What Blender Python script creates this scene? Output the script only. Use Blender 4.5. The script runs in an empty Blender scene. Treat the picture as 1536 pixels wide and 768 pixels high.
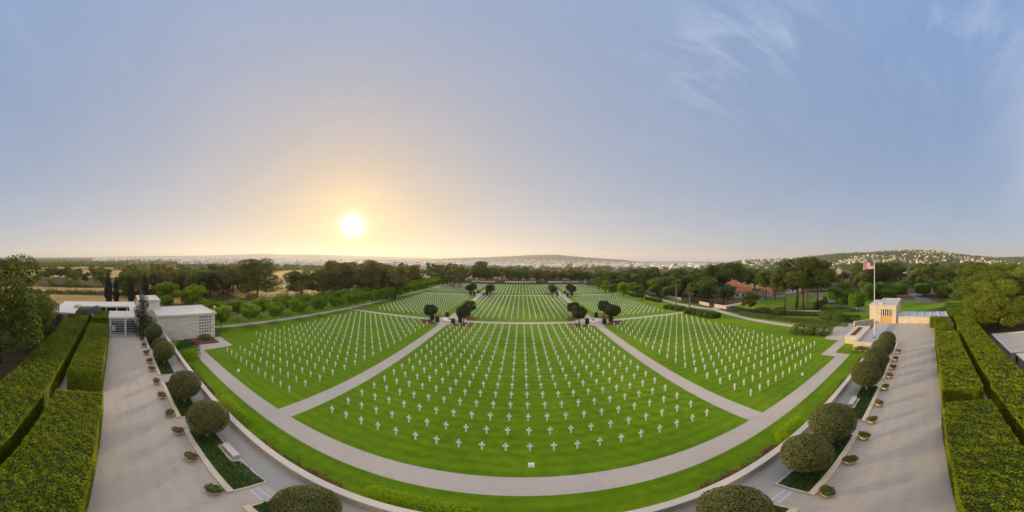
import bpy, math, random
import numpy as np
from mathutils import Matrix, Vector

sc = bpy.context.scene
COL = sc.collection
PI = math.pi
R = random.Random(7)
NR = np.random.default_rng(11)

# ------------------------------------------------------------------ camera
# the photograph is a stitched spherical panorama, so the camera is one too
F, X0, Y0, CAMZ = 386.0, 782.5, 389.5, 20.0
cam = bpy.data.cameras.new('camera')
camo = bpy.data.objects.new('camera', cam)
COL.objects.link(camo)
sc.camera = camo
sc.render.engine = 'CYCLES'
cam.type = 'PANO'
pc = cam if hasattr(cam, 'panorama_type') else cam.cycles
pc.panorama_type = 'EQUIRECTANGULAR'
pc.longitude_min = (0 - X0) / F
pc.longitude_max = (1536 - X0) / F
pc.latitude_max = Y0 / F
pc.latitude_min = -(768 - Y0) / F
cam.clip_start = 0.1
cam.clip_end = 60000
ROLL = 0.0065
camo.matrix_world = Matrix.Translation((0, 0, CAMZ)) @ Matrix.Rotation(-ROLL, 4, 'Y') @ Matrix.Rotation(PI / 2, 4, 'X')

SUN_AZ, SUN_EL = -0.6593, 0.129
SUN = Vector((math.sin(SUN_AZ) * math.cos(SUN_EL), math.cos(SUN_AZ) * math.cos(SUN_EL), math.sin(SUN_EL)))


# ------------------------------------------------------------------ node helpers
def mat(name):
    m = bpy.data.materials.new(name)
    m.use_nodes = True
    nt = m.node_tree
    for n in list(nt.nodes):
        nt.nodes.remove(n)
    out = nt.nodes.new('ShaderNodeOutputMaterial')
    return m, nt, out


def N(nt, typ, inputs=None, **kw):
    n = nt.nodes.new(typ)
    for k, v in kw.items():
        setattr(n, k, v)
    for k, v in (inputs or {}).items():
        if isinstance(v, bpy.types.NodeSocket):
            nt.links.new(v, n.inputs[k])
        else:
            n.inputs[k].default_value = v
    return n


def ramp(nt, fac, stops, interp='LINEAR'):
    r = nt.nodes.new('ShaderNodeValToRGB')
    r.color_ramp.interpolation = interp
    el = r.color_ramp.elements
    while len(el) < len(stops):
        el.new(0.5)
    for e, (p, c) in zip(el, stops):
        e.position = p
        e.color = (*c, 1) if len(c) == 3 else c
    nt.links.new(fac, r.inputs[0])
    return r.outputs[0]


def mixc(nt, fac, a, b, mode='MIX'):
    m = nt.nodes.new('ShaderNodeMix')
    m.data_type = 'RGBA'
    m.blend_type = mode
    for idx, v in ((0, fac), (6, a), (7, b)):
        if isinstance(v, bpy.types.NodeSocket):
            nt.links.new(v, m.inputs[idx])
        else:
            m.inputs[idx].default_value = v if idx == 0 else (*v, 1)
    return m.outputs[2]


def noise(nt, co, scale, detail=4, rough=0.55, dist=0.0):
    n = N(nt, 'ShaderNodeTexNoise', {'Scale': scale, 'Detail': detail, 'Roughness': rough, 'Distortion': dist})
    nt.links.new(co, n.inputs['Vector'])
    return n.outputs['Fac']


def coords(nt, scale=(1, 1, 1), rot=(0, 0, 0), src='Object'):
    t = nt.nodes.new('ShaderNodeTexCoord')
    m = N(nt, 'ShaderNodeMapping', {'Scale': scale, 'Rotation': rot})
    nt.links.new(t.outputs[src], m.inputs[0])
    return m.outputs[0]


def world_pos(nt, scale=(1, 1, 1), rot=(0, 0, 0)):
    t = nt.nodes.new('ShaderNodeNewGeometry')
    m = N(nt, 'ShaderNodeMapping', {'Scale': scale, 'Rotation': rot})
    nt.links.new(t.outputs['Position'], m.inputs[0])
    return m.outputs[0]


def math_(nt, op, a, b=0.0, c=0.0, clamp=False):
    n = nt.nodes.new('ShaderNodeMath')
    n.operation = op
    n.use_clamp = clamp
    for i, v in enumerate((a, b, c)):
        if isinstance(v, bpy.types.NodeSocket):
            nt.links.new(v, n.inputs[i])
        else:
            n.inputs[i].default_value = v
    return n.outputs[0]


def principled(nt, out, color, rough=0.85, bump=None, bstr=0.3, bdist=0.05, spec=0.25, extra=None):
    b = nt.nodes.new('ShaderNodeBsdfPrincipled')
    if isinstance(color, bpy.types.NodeSocket):
        nt.links.new(color, b.inputs['Base Color'])
    else:
        b.inputs['Base Color'].default_value = (*color, 1)
    if isinstance(rough, bpy.types.NodeSocket):
        nt.links.new(rough, b.inputs['Roughness'])
    else:
        b.inputs['Roughness'].default_value = rough
    b.inputs['Specular IOR Level'].default_value = spec
    for k, v in (extra or {}).items():
        b.inputs[k].default_value = v
    if bump is not None:
        bn = N(nt, 'ShaderNodeBump', {'Strength': bstr, 'Distance': bdist, 'Height': bump})
        nt.links.new(bn.outputs[0], b.inputs['Normal'])
    nt.links.new(b.outputs[0], out.inputs[0])
    return b


def leaf_mat(name, dark, light, trans=0.35, tcol=None, vscale=0.5, rough=0.6):
    """foliage: every leaf its own tone, clumps of drier and fresher growth, light passing through"""
    m, nt, out = mat(name)
    g = nt.nodes.new('ShaderNodeNewGeometry')
    oi = nt.nodes.new('ShaderNodeObjectInfo')
    cl = noise(nt, world_pos(nt), vscale, 3, 0.6)
    f = math_(nt, 'MULTIPLY_ADD', g.outputs['Random Per Island'], 0.45, math_(nt, 'MULTIPLY_ADD', cl, 1.1, -0.3))
    f = math_(nt, 'ADD', f, math_(nt, 'MULTIPLY_ADD', oi.outputs['Random'], 0.3, -0.15), clamp=True)
    c = mixc(nt, f, dark, light)
    d = N(nt, 'ShaderNodeBsdfPrincipled', {'Base Color': c, 'Roughness': rough, 'Specular IOR Level': 0.2})
    t = N(nt, 'ShaderNodeBsdfTranslucent')
    tc = mixc(nt, 1.0, c, tcol or (1.5, 1.35, 0.4), 'MULTIPLY')
    nt.links.new(tc, t.inputs[0])
    ms = N(nt, 'ShaderNodeMixShader', {0: trans})
    nt.links.new(d.outputs[0], ms.inputs[1])
    nt.links.new(t.outputs[0], ms.inputs[2])
    nt.links.new(ms.outputs[0], out.inputs[0])
    return m


def plain(name, col, rough=0.8, var=0.12, nscale=2.0, bstr=0.15, bdist=0.02, metal=0.0):
    m, nt, out = mat(name)
    co = world_pos(nt)
    n = noise(nt, co, nscale, 5, 0.6)
    n2 = noise(nt, co, nscale * 9, 3, 0.6)
    lo = tuple(c * (1 - var) for c in col)
    hi = tuple(min(1, c * (1 + var)) for c in col)
    c = mixc(nt, math_(nt, 'MULTIPLY_ADD', n2, 0.4, math_(nt, 'MULTIPLY', n, 0.6)), lo, hi)
    principled(nt, out, c, rough, n2, bstr, bdist, extra={'Metallic': metal})
    return m


def stone(name, col, mortar, bw=0.9, bh=0.4, rot=(PI / 2, 0, 0), var=0.16):
    """coursed stone blocks"""
    m, nt, out = mat(name)
    co = world_pos(nt)
    g = nt.nodes.new('ShaderNodeNewGeometry')
    sx = N(nt, 'ShaderNodeSeparateXYZ', {0: co})
    u = math_(nt, 'ADD', sx.outputs[0], sx.outputs[1])
    v = N(nt, 'ShaderNodeCombineXYZ', {0: u, 1: sx.outputs[2], 2: 0.0})
    br = N(nt, 'ShaderNodeTexBrick', {'Scale': 1.0, 'Mortar Size': 0.012, 'Brick Width': bw, 'Row Height': bh, 'Bias': 0.0,
                                      'Color1': (*[c * (1 - var) for c in col], 1), 'Color2': (*[min(1, c * (1 + var)) for c in col], 1), 'Mortar': (*mortar, 1)})
    nt.links.new(v.outputs[0], br.inputs[0])
    n = noise(nt, co, 0.7, 6, 0.65)
    n2 = noise(nt, co, 14, 3, 0.6)
    c = mixc(nt, math_(nt, 'MULTIPLY', n, 0.5), br.outputs[0], tuple(x * 0.75 for x in col))
    h = math_(nt, 'MULTIPLY_ADD', br.outputs['Fac'], -1.0, n2)
    principled(nt, out, c, 0.9, h, 0.35, 0.02)
    return m


# ------------------------------------------------------------------ materials
M = {}


def build_lawn_mat():
    m, nt, out = mat('mown lawn')
    co = world_pos(nt)
    big = noise(nt, co, 0.09, 4, 0.6)
    mid = noise(nt, co, 0.8, 5, 0.65)
    fine = noise(nt, world_pos(nt, (1, 1, 1)), 9.0, 4, 0.75)
    # mowing passes run across the plots
    w = N(nt, 'ShaderNodeTexWave', {'Scale': 0.21, 'Distortion': 1.6, 'Detail': 2.0, 'Detail Scale': 0.6}, wave_type='BANDS', bands_direction='Y')
    nt.links.new(co, w.inputs[0])
    f = math_(nt, 'MULTIPLY_ADD', big, 0.7, math_(nt, 'MULTIPLY_ADD', mid, 0.85, -0.22))
    f = math_(nt, 'ADD', f, math_(nt, 'MULTIPLY_ADD', fine, 0.9, -0.5))
    f = math_(nt, 'ADD', f, math_(nt, 'MULTIPLY_ADD', w.outputs['Fac'], 0.14, -0.07), clamp=True)
    c = ramp(nt, f, [(0.12, (0.062, 0.130, 0.002)), (0.45, (0.105, 0.195, 0.003)), (0.7, (0.155, 0.25, 0.005)), (0.95, (0.23, 0.30, 0.012))])
    principled(nt, out, c, 0.9, math_(nt, 'ADD', fine, mid), 0.5, 0.06, 0.1,
               {'Sheen Weight': 0.06, 'Sheen Roughness': 0.5, 'Sheen Tint': (0.75, 0.9, 0.2, 1)})
    return m


def build_gravel(name, c0, c1, rake=True, fscale=7.0):
    m, nt, out = mat(name)
    co = world_pos(nt)
    big = noise(nt, co, 0.16, 5, 0.6)
    fine = noise(nt, co, fscale, 3, 0.8)
    mid = noise(nt, co, 2.2, 5, 0.7)
    f = math_(nt, 'MULTIPLY_ADD', big, 0.5, math_(nt, 'MULTIPLY', fine, 0.55))
    if rake:
        w = N(nt, 'ShaderNodeTexWave', {'Scale': 0.23, 'Distortion': 7.0, 'Detail': 3.0, 'Detail Scale': 0.5}, wave_type='BANDS', bands_direction='Y')
        nt.links.new(co, w.inputs[0])
        f = math_(nt, 'ADD', f, math_(nt, 'MULTIPLY_ADD', w.outputs['Fac'], 0.09, -0.05))
    f = math_(nt, 'ADD', f, math_(nt, 'MULTIPLY_ADD', mid, 0.55, -0.28), clamp=True)
    c = mixc(nt, f, c0, c1)
    st = ramp(nt, noise(nt, world_pos(nt), 0.55, 6, 0.7, 1.2), [(0.60, (1, 1, 1)), (0.75, (0.88, 0.86, 0.83))])
    c = mixc(nt, 1.0, c, st, 'MULTIPLY')
    principled(nt, out, c, 0.95, fine, 0.6, 0.03, 0.15)
    return m


def build_ground():
    m, nt, out = mat('dry ground')
    co = world_pos(nt)
    a = noise(nt, co, 0.02, 6, 0.6)
    b = noise(nt, co, 0.35, 5, 0.65)
    d = noise(nt, co, 3.5, 4, 0.7)
    c = ramp(nt, math_(nt, 'MULTIPLY_ADD', b, 0.5, math_(nt, 'MULTIPLY', a, 0.6)), [(0.3, (0.05, 0.055, 0.016)), (0.5, (0.10, 0.07, 0.035)), (0.7, (0.19, 0.13, 0.06))])
    c = mixc(nt, math_(nt, 'MULTIPLY', d, 0.6), c, (0.06, 0.045, 0.022))
    principled(nt, out, c, 0.95, d, 0.6, 0.1)
    return m


def build_field():
    m, nt, out = mat('ripe wheat')
    co = world_pos(nt)
    a = noise(nt, world_pos(nt, (1, 0.25, 1)), 0.08, 5, 0.6)
    w = N(nt, 'ShaderNodeTexWave', {'Scale': 0.16, 'Distortion': 1.5, 'Detail': 2.0}, bands_direction='X')
    nt.links.new(co, w.inputs[0])
    d = noise(nt, co, 2.0, 4, 0.7)
    f = math_(nt, 'MULTIPLY_ADD', a, 0.7, math_(nt, 'MULTIPLY_ADD', w.outputs['Fac'], 0.2, math_(nt, 'MULTIPLY', d, 0.2)))
    c = ramp(nt, f, [(0.3, (0.24, 0.14, 0.045)), (0.55, (0.42, 0.26, 0.09)), (0.8, (0.52, 0.35, 0.14))])
    principled(nt, out, c, 0.95, d, 0.5, 0.1)
    return m


def build_hill(name, veg, bare):
    m, nt, out = mat(name)
    co = world_pos(nt)
    a = noise(nt, co, 0.012, 6, 0.65)
    b = noise(nt, co, 0.07, 5, 0.7)
    f = math_(nt, 'MULTIPLY_ADD', a, 0.5, math_(nt, 'MULTIPLY', b, 0.6))
    c = ramp(nt, f, [(0.42, veg), (0.62, tuple((v + w) / 2 for v, w in zip(veg, bare))), (0.8, bare)])
    principled(nt, out, c, 0.95)
    return m


M['lawn'] = build_lawn_mat()
M['gravel'] = build_gravel('fine gravel', (0.34, 0.285, 0.235), (0.58, 0.50, 0.425))
M['path'] = build_gravel('pale aggregate path', (0.37, 0.315, 0.27), (0.61, 0.53, 0.46), False, 7.0)
M['walk'] = build_gravel('smooth grey paving', (0.28, 0.265, 0.245), (0.43, 0.41, 0.385), False, 8.0)
M['asphalt'] = build_gravel('worn asphalt', (0.13, 0.125, 0.13), (0.22, 0.21, 0.21), False)
M['ground'] = build_ground()
M['field'] = build_field()
M['hill_near'] = build_hill('scrub hillside', (0.03, 0.05, 0.018), (0.16, 0.13, 0.07))
M['hill_far'] = build_hill('distant hillside', (0.05, 0.06, 0.04), (0.16, 0.14, 0.11))
M['marble'] = plain('white marble', (0.80, 0.80, 0.79), 0.55, 0.04, 4, 0.05, 0.005)
m, nt, out = mat('white grave marble')
oi = nt.nodes.new('ShaderNodeObjectInfo')
mv = noise(nt, world_pos(nt), 1.7, 4, 0.6)
mc = mixc(nt, math_(nt, 'MULTIPLY_ADD', oi.outputs['Random'], 0.5, math_(nt, 'MULTIPLY', mv, 0.5)), (0.70, 0.69, 0.66), (0.86, 0.86, 0.85))
principled(nt, out, mc, 0.5, mv, 0.05, 0.005)
M['grave_marble'] = m
M['limestone'] = stone('pale limestone blocks', (0.82, 0.73, 0.60), (0.50, 0.43, 0.34), 1.4, 0.42, var=0.12)
M['ochre'] = stone('ochre limestone blocks', (0.70, 0.56, 0.39), (0.50, 0.39, 0.27), 1.1, 0.45, var=0.1)
M['parapet'] = stone('parapet stone', (0.44, 0.38, 0.31), (0.26, 0.22, 0.18), 1.8, 0.5)
M['coping'] = plain('pale stone coping', (0.60, 0.53, 0.46), 0.8, 0.12, 1.2, 0.2, 0.02)
M['kerb'] = plain('travertine kerb', (0.58, 0.49, 0.38), 0.8, 0.3, 0.9, 0.2, 0.02)
M['roof_white'] = plain('white roof membrane', (0.62, 0.57, 0.52), 0.8, 0.08, 0.5, 0.1)
M['roof_grey'] = plain('grey flat roof', (0.50, 0.47, 0.45), 0.85, 0.12, 0.8, 0.1)
M['white_paint'] = plain('white painted stone', (0.76, 0.74, 0.71), 0.7, 0.05, 1.0, 0.05)
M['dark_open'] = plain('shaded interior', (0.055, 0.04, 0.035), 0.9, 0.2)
M['dark_step'] = plain('dark slate tread', (0.13, 0.125, 0.135), 0.7, 0.15, 1.5)
M['blue_tile'] = plain('blue grey paving', (0.40, 0.44, 0.50), 0.6, 0.12, 0.9)
M['soil'] = plain('red brown bark mulch', (0.17, 0.065, 0.035), 0.95, 0.5, 3.0, 0.9, 0.08)
M['terracotta'] = plain('cream clay pot', (0.56, 0.42, 0.26), 0.8, 0.15, 4)
M['bark'] = plain('brown bark', (0.13, 0.09, 0.06), 0.95, 0.4, 5, 0.9, 0.05)
M['pine_bark'] = plain('reddish pine bark', (0.21, 0.15, 0.11), 0.95, 0.4, 3, 0.9, 0.06)
M['grey_bark'] = plain('grey bark', (0.22, 0.19, 0.16), 0.95, 0.3, 3, 0.9, 0.05)
M['limed_bark'] = plain('limewashed trunk', (0.45, 0.41, 0.35), 0.95, 0.2, 3, 0.6, 0.03)
M['tile_roof'] = plain('orange clay roof tiles', (0.42, 0.13, 0.06), 0.85, 0.25, 1.5, 0.5, 0.05)
M['house_wall'] = plain('white render', (0.74, 0.70, 0.64), 0.85, 0.06, 0.6)
M['town_white'] = plain('whitewash', (0.84, 0.80, 0.74), 0.85, 0.1, 0.03)
M['hill_wall'] = plain('weathered pale render', (0.68, 0.62, 0.54), 0.85, 0.15, 0.03)
M['town_cream'] = plain('cream render', (0.62, 0.52, 0.40), 0.85, 0.15, 0.03)
M['window'] = plain('dark window glass', (0.03, 0.04, 0.05), 0.2, 0.2)
M['metal'] = plain('white enamelled metal', (0.74, 0.74, 0.73), 0.4, 0.03, 3, 0.0)
M['grey_metal'] = plain('galvanised metal', (0.35, 0.36, 0.37), 0.45, 0.1, 3, 0.0)
M['gold'] = plain('gilded ball', (0.7, 0.5, 0.15), 0.3, 0.05, 3, 0.0, metal=1.0)
M['wood'] = plain('honey wood panel', (0.60, 0.36, 0.13), 0.6, 0.15, 2.0)
M['concrete'] = plain('weathered concrete', (0.48, 0.42, 0.36), 0.9, 0.25, 0.5, 0.2)
M['flag_red'] = plain('red bunting', (0.55, 0.05, 0.06), 0.8, 0.05)
M['flag_white'] = plain('white bunting', (0.78, 0.75, 0.72), 0.8, 0.03)
M['flag_blue'] = plain('blue bunting', (0.035, 0.04, 0.14), 0.8, 0.05)
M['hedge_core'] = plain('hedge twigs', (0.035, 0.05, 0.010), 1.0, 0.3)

M['l_hedge'] = leaf_mat('hedge leaves', (0.07, 0.11, 0.004), (0.33, 0.38, 0.008), 0.33, None, 0.35)
M['l_ball'] = leaf_mat('clipped olive leaves', (0.07, 0.08, 0.02), (0.21, 0.205, 0.065), 0.2, None, 1.5)
M['l_cover'] = leaf_mat('ground ivy leaves', (0.02, 0.055, 0.01), (0.07, 0.15, 0.02), 0.2, None, 0.9)
M['l_bright'] = leaf_mat('fresh green shrub leaves', (0.18, 0.30, 0.006), (0.38, 0.52, 0.012), 0.35, None, 1.0)
M['l_lime'] = leaf_mat('lime green leaves', (0.10, 0.19, 0.006), (0.31, 0.44, 0.014), 0.45, None, 0.3)
M['l_avenue'] = leaf_mat('avenue tree leaves', (0.06, 0.14, 0.006), (0.26, 0.40, 0.014), 0.42, None, 0.4)
M['l_ficus'] = leaf_mat('dark glossy leaves', (0.018, 0.03, 0.009), (0.055, 0.085, 0.02), 0.15, None, 0.5, 0.45)
M['l_dark'] = leaf_mat('dark tree leaves', (0.05, 0.085, 0.015), (0.19, 0.235, 0.045), 0.25, None, 0.15)
M['l_brown'] = leaf_mat('dusty brown green leaves', (0.075, 0.092, 0.026), (0.24, 0.245, 0.08), 0.42, (1.4, 1.1, 0.6), 0.15)
M['l_pine'] = leaf_mat('pine needles', (0.05, 0.085, 0.008), (0.24, 0.28, 0.018), 0.25, None, 0.35)
M['l_pine_deep'] = leaf_mat('deep green pine needles', (0.022, 0.045, 0.006), (0.115, 0.155, 0.014), 0.25, None, 0.45)
M['l_pine_dark'] = leaf_mat('dark pine needles', (0.04, 0.068, 0.012), (0.17, 0.20, 0.032), 0.25, None, 0.25)  # darker, duller needle colour for the tall and woodland pines
M['l_cypress'] = leaf_mat('cypress sprays', (0.010, 0.022, 0.010), (0.03, 0.052, 0.02), 0.1, None, 0.5)
M['l_olive'] = leaf_mat('silver olive leaves', (0.07, 0.09, 0.07), (0.2, 0.23, 0.17), 0.2, (1, 1, 0.8), 0.6)
M['l_palm'] = leaf_mat('palm fronds', (0.08, 0.11, 0.02), (0.24, 0.22, 0.05), 0.3, None, 0.6)
M['l_topiary'] = leaf_mat('clipped topiary leaves', (0.05, 0.12, 0.006), (0.19, 0.32, 0.014), 0.25, None, 0.35)
M['l_red'] = leaf_mat('wine red leaves', (0.10, 0.025, 0.03), (0.26, 0.08, 0.08), 0.25, (1.3, 0.9, 0.9), 1.5)
M['l_yellow'] = leaf_mat('yellowish leaves', (0.14, 0.13, 0.012), (0.36, 0.32, 0.03), 0.35, None, 1.5)
M['l_pot'] = leaf_mat('brown and green potted leaves', (0.10, 0.07, 0.035), (0.27, 0.21, 0.09), 0.2, None, 4.0)
M['l_chapel'] = leaf_mat('blue green tree leaves', (0.03, 0.05, 0.025), (0.10, 0.14, 0.07), 0.2, (1, 1, 0.7), 0.6)
M['l_bush'] = leaf_mat('mixed border leaves', (0.05, 0.085, 0.014), (0.20, 0.26, 0.055), 0.3, None, 0.6)
M['l_flower'] = leaf_mat('orange and red blooms', (0.25, 0.06, 0.03), (0.5, 0.2, 0.08), 0.3, (1, 1, 1), 2.5)


# ------------------------------------------------------------------ mesh builder
class MB:
    def __init__(self):
        self.v, self.f, self.mi = [], [], []

    def add(self, vs, fs, mi=0):
        o = len(self.v)
        self.v += [tuple(p) for p in vs]
        self.f += [tuple(i + o for i in q) for q in fs]
        self.mi += [mi] * len(fs)
        return self

    def box(self, x0, x1, y0, y1, z0, z1, mi=0):
        v = [(x, y, z) for x in (x0, x1) for y in (y0, y1) for z in (z0, z1)]
        return self.add(v, [(0, 1, 3, 2), (4, 6, 7, 5), (0, 4, 5, 1), (2, 3, 7, 6), (0, 2, 6, 4), (1, 5, 7, 3)], mi)

    def obox(self, cx, cy, rz, lx, ly, z0, z1, mi=0):
        c, s = math.cos(rz), math.sin(rz)
        v = [(cx + c * x - s * y, cy + s * x + c * y, z) for x in (-lx / 2, lx / 2) for y in (-ly / 2, ly / 2) for z in (z0, z1)]
        return self.add(v, [(0, 1, 3, 2), (4, 6, 7, 5), (0, 4, 5, 1), (2, 3, 7, 6), (0, 2, 6, 4), (1, 5, 7, 3)], mi)

    def prism(self, poly, z0, z1, mi=0):
        n = len(poly)
        v = [(x, y, z0) for x, y in poly] + [(x, y, z1) for x, y in poly]
        f = [tuple(reversed(range(n))), tuple(range(n, 2 * n))] + [(i, (i + 1) % n, n + (i + 1) % n, n + i) for i in range(n)]
        return self.add(v, f, mi)

    def sheet(self, poly, z, mi=0):
        return self.add([(x, y, z) for x, y in poly], [tuple(range(len(poly)))], mi)

    def lathe(self, cx, cy, prof, n=24, mi=0, cap=True):
        v, f = [], []
        for r, z in prof:
            for i in range(n):
                a = 2 * PI * i / n
                v.append((cx + r * math.cos(a), cy + r * math.sin(a), z))
        for k in range(len(prof) - 1):
            for i in range(n):
                j = (i + 1) % n
                f.append((k * n + i, k * n + j, (k + 1) * n + j, (k + 1) * n + i))
        if cap:
            f.append(tuple(reversed(range(n))))
            f.append(tuple(range((len(prof) - 1) * n, len(prof) * n)))
        return self.add(v, f, mi)

    def tube(self, pts, rad, n=8, mi=0):
        pts = [Vector(p) for p in pts]
        v, f = [], []
        for k, p in enumerate(pts):
            d = (pts[min(k + 1, len(pts) - 1)] - pts[max(k - 1, 0)]).normalized()
            a = d.cross(Vector((0.31, 0.95, 0.05))).normalized()
            b = d.cross(a)
            for i in range(n):
                t = 2 * PI * i / n
                v.append(p + (a * math.cos(t) + b * math.sin(t)) * rad[k])
        for k in range(len(pts) - 1):
            for i in range(n):
                j = (i + 1) % n
                f.append((k * n + i, k * n + j, (k + 1) * n + j, (k + 1) * n + i))
        f.append(tuple(reversed(range(n))))
        f.append(tuple(range((len(pts) - 1) * n, len(pts) * n)))
        return self.add(v, f, mi)

    def mesh(self, name, mats, off=(0, 0, 0), smooth=False):
        me = bpy.data.meshes.new(name)
        ox, oy, oz = off
        me.from_pydata([(x - ox, y - oy, z - oz) for x, y, z in self.v], [], self.f)
        for m in (mats if isinstance(mats, (list, tuple)) else [mats]):
            me.materials.append(m)
        if any(self.mi):
            me.polygons.foreach_set('material_index', self.mi)
        if smooth:
            me.polygons.foreach_set('use_smooth', [True] * len(me.polygons))
        me.update()
        return me


def unit(a):
    return a / (np.linalg.norm(a, axis=1, keepdims=True) + 1e-9)


def leaves(name, pts, nrm, size, m, aspect=0.6, jit=0.8, rng=NR, svar=0.35):
    """many small leaf-shaped faces"""
    n = len(pts)
    nn = unit(nrm + rng.normal(0, 1, (n, 3)) * jit)
    t = unit(np.cross(nn, rng.normal(0, 1, (n, 3))))
    b = np.cross(nn, t)
    s = (np.asarray(size) * (1 + svar * rng.uniform(-1, 1, n)))[:, None]
    co = np.empty((n, 4, 3))
    co[:, 0] = pts - t * s * 0.5
    co[:, 1] = pts + b * s * 0.5 * aspect + nn * s * 0.06
    co[:, 2] = pts + t * s * 0.5
    co[:, 3] = pts - b * s * 0.5 * aspect + nn * s * 0.06
    me = bpy.data.meshes.new(name)
    me.vertices.add(4 * n)
    me.vertices.foreach_set('co', co.reshape(-1).astype(np.float32))
    me.loops.add(4 * n)
    me.loops.foreach_set('vertex_index', np.arange(4 * n, dtype=np.int32))
    me.polygons.add(n)
    me.polygons.foreach_set('loop_start', np.arange(0, 4 * n, 4, dtype=np.int32))
    me.update(calc_edges=True)
    me.materials.append(m)
    return me


def blob_points(blobs, n, rng, inner=0.62):
    """points in the outer shell of a set of overlapping ellipsoids"""
    bl = np.array(blobs, float)              # cx cy cz rx ry rz
    area = (bl[:, 3] * bl[:, 4] * bl[:, 5]) ** (2 / 3)
    k = rng.choice(len(bl), n * 2, p=area / area.sum())
    d = unit(rng.normal(0, 1, (n * 2, 3)))
    r = inner + (1.04 - inner) * rng.uniform(0, 1, n * 2) ** 0.6
    p = bl[k, :3] + d * bl[k, 3:] * r[:, None]
    keep = np.ones(len(p), bool)
    for i in range(len(bl)):
        q = np.linalg.norm((p - bl[i, :3]) / bl[i, 3:], axis=1)
        keep &= (q > inner * 0.9) | (k == i)
    p, d = p[keep][:n], d[keep][:n]
    return p, d


# ------------------------------------------------------------------ object helpers
def link(name, me, parent=None, loc=(0, 0, 0)):
    o = bpy.data.objects.new(name, me)
    COL.objects.link(o)
    o.location = loc
    o.parent = parent
    return o


def tag(o, label, cat=None, group=None, kind=None):
    if label:
        o['label'] = label
    if cat:
        o['category'] = cat
    if group:
        o['group'] = group
    if kind:
        o['kind'] = kind
    return o


def thing(name, label, cat, loc=(0, 0, 0), rz=0.0, group=None):
    o = bpy.data.objects.new(name, None)
    COL.objects.link(o)
    o.empty_display_size = 0.3
    o.location = loc
    o.rotation_euler = (0, 0, rz)
    return tag(o, label, cat, group)


def part(name, mb, m, t, label=None, smooth=False, sub=None):
    """a mesh built in world coordinates, hung under thing t (or under part sub of it)"""
    off = t.location
    o = link(name, mb.mesh(name, m, off, smooth), sub or t)
    if label:
        o['label'] = label
    return o


def dup(root, loc, rz=0.0, label=None, group=None, scale=None):
    r = root.copy()
    COL.objects.link(r)
    r.location = loc
    r.rotation_euler = (0, 0, rz)
    if scale is not None:
        r.scale = scale
    if label:
        r['label'] = label
    if group:
        r['group'] = group
    for ch in root.children:
        c = ch.copy()
        COL.objects.link(c)
        c.parent = r
        for g in ch.children:
            d = g.copy()
            COL.objects.link(d)
            d.parent = c
    return r


def structure(name, mb, m, label=None):
    o = link(name, mb.mesh(name, m))
    return tag(o, label, None, None, 'structure')


ONES = 'zeroth first second third fourth fifth sixth seventh eighth ninth tenth eleventh twelfth thirteenth fourteenth fifteenth sixteenth seventeenth eighteenth nineteenth'.split()
TENS = {2: 'twent', 3: 'thirt', 4: 'fort', 5: 'fift', 6: 'sixt', 7: 'sevent', 8: 'eight', 9: 'ninet'}


def ordinal(n):
    if n < 20:
        return ONES[n]
    if n < 100:
        t, u = divmod(n, 10)
        return TENS[t] + ('ieth' if u == 0 else 'y-' + ONES[u])
    return 'hundred-and-' + ordinal(n - 100) if n > 100 else 'hundredth'


def az(x, y):
    return math.atan2(x, y)


def at(px, dist):
    """plan position at a given distance along the bearing of a column of the panorama"""
    a = (px - X0) / F
    return dist * math.sin(a), dist * math.cos(a)


# ================================================================== terrain, fields, sea, hills
def smooth(a, b, x):
    t = min(1, max(0, (x - a) / (b - a)))
    return t * t * (3 - 2 * t)


def y0_at(a):
    return Y0 + 2.5 * math.sin(a)


def ground_z(x, y):
    r = math.hypot(x, y)
    a = az(x, y)
    left = smooth(-0.75, -1.05, a) if y > -r * 0.9 else 1.0
    fall_a = -9 * smooth(280, 1500, r)
    fall_l = 40 * smooth(2600, 8000, r)
    z = fall_a * (1 - left) + fall_l * left
    if 0.25 < a < 1.12:
        z -= 14 * smooth(2600, 4600, r) * smooth(0.25, 0.45, a) * smooth(1.12, 0.95, a)
    mid = smooth(-1.05, -0.6, a) * smooth(0.0, -0.3, a)
    z += 9 * mid * smooth(2500, 8500, r)
    return z - 0.03


gm = MB()
rings = [0, 40, 80, 130, 200, 280, 350, 450, 600, 800, 1000, 1250, 1500, 1900, 2400, 3000, 3700, 4500, 5500, 6700, 8200, 10000, 12200]
NA = 144
gv = [(0, 0, -0.03)]
for r in rings[1:]:
    for i in range(NA):
        a = 2 * PI * i / NA
        x, y = r * math.sin(a), r * math.cos(a)
        gv.append((x, y, ground_z(x, y)))
gf = [(0, 1 + (i + 1) % NA, 1 + i) for i in range(NA)]
for k in range(len(rings) - 2):
    for i in range(NA):
        j = (i + 1) % NA
        gf.append((1 + k * NA + i, 1 + k * NA + j, 1 + (k + 1) * NA + j, 1 + (k + 1) * NA + i))
gm.add(gv, gf)
structure('ground', gm, M['ground'])

# sea on the horizon
m, nt, out = mat('sea water')
wn = noise(nt, world_pos(nt, (0.01, 0.01, 0.01)), 3, 5, 0.6)
principled(nt, out, (0.05, 0.09, 0.13), 0.35, wn, 0.2, 0.5, 0.4)
M['sea'] = m
s = MB()
sv, sf = [], []
for r in (3900, 6000, 9000, 12100):
    for k in range(13):
        a = 0.30 + 0.75 * k / 12
        sv.append((r * math.sin(a), r * math.cos(a), -15))
for i in range(3):
    for k in range(12):
        sf.append((i * 13 + k, i * 13 + k + 1, (i + 1) * 13 + k + 1, (i + 1) * 13 + k))
s.add(sv, sf)
structure('sea', s, M['sea'])


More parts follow.
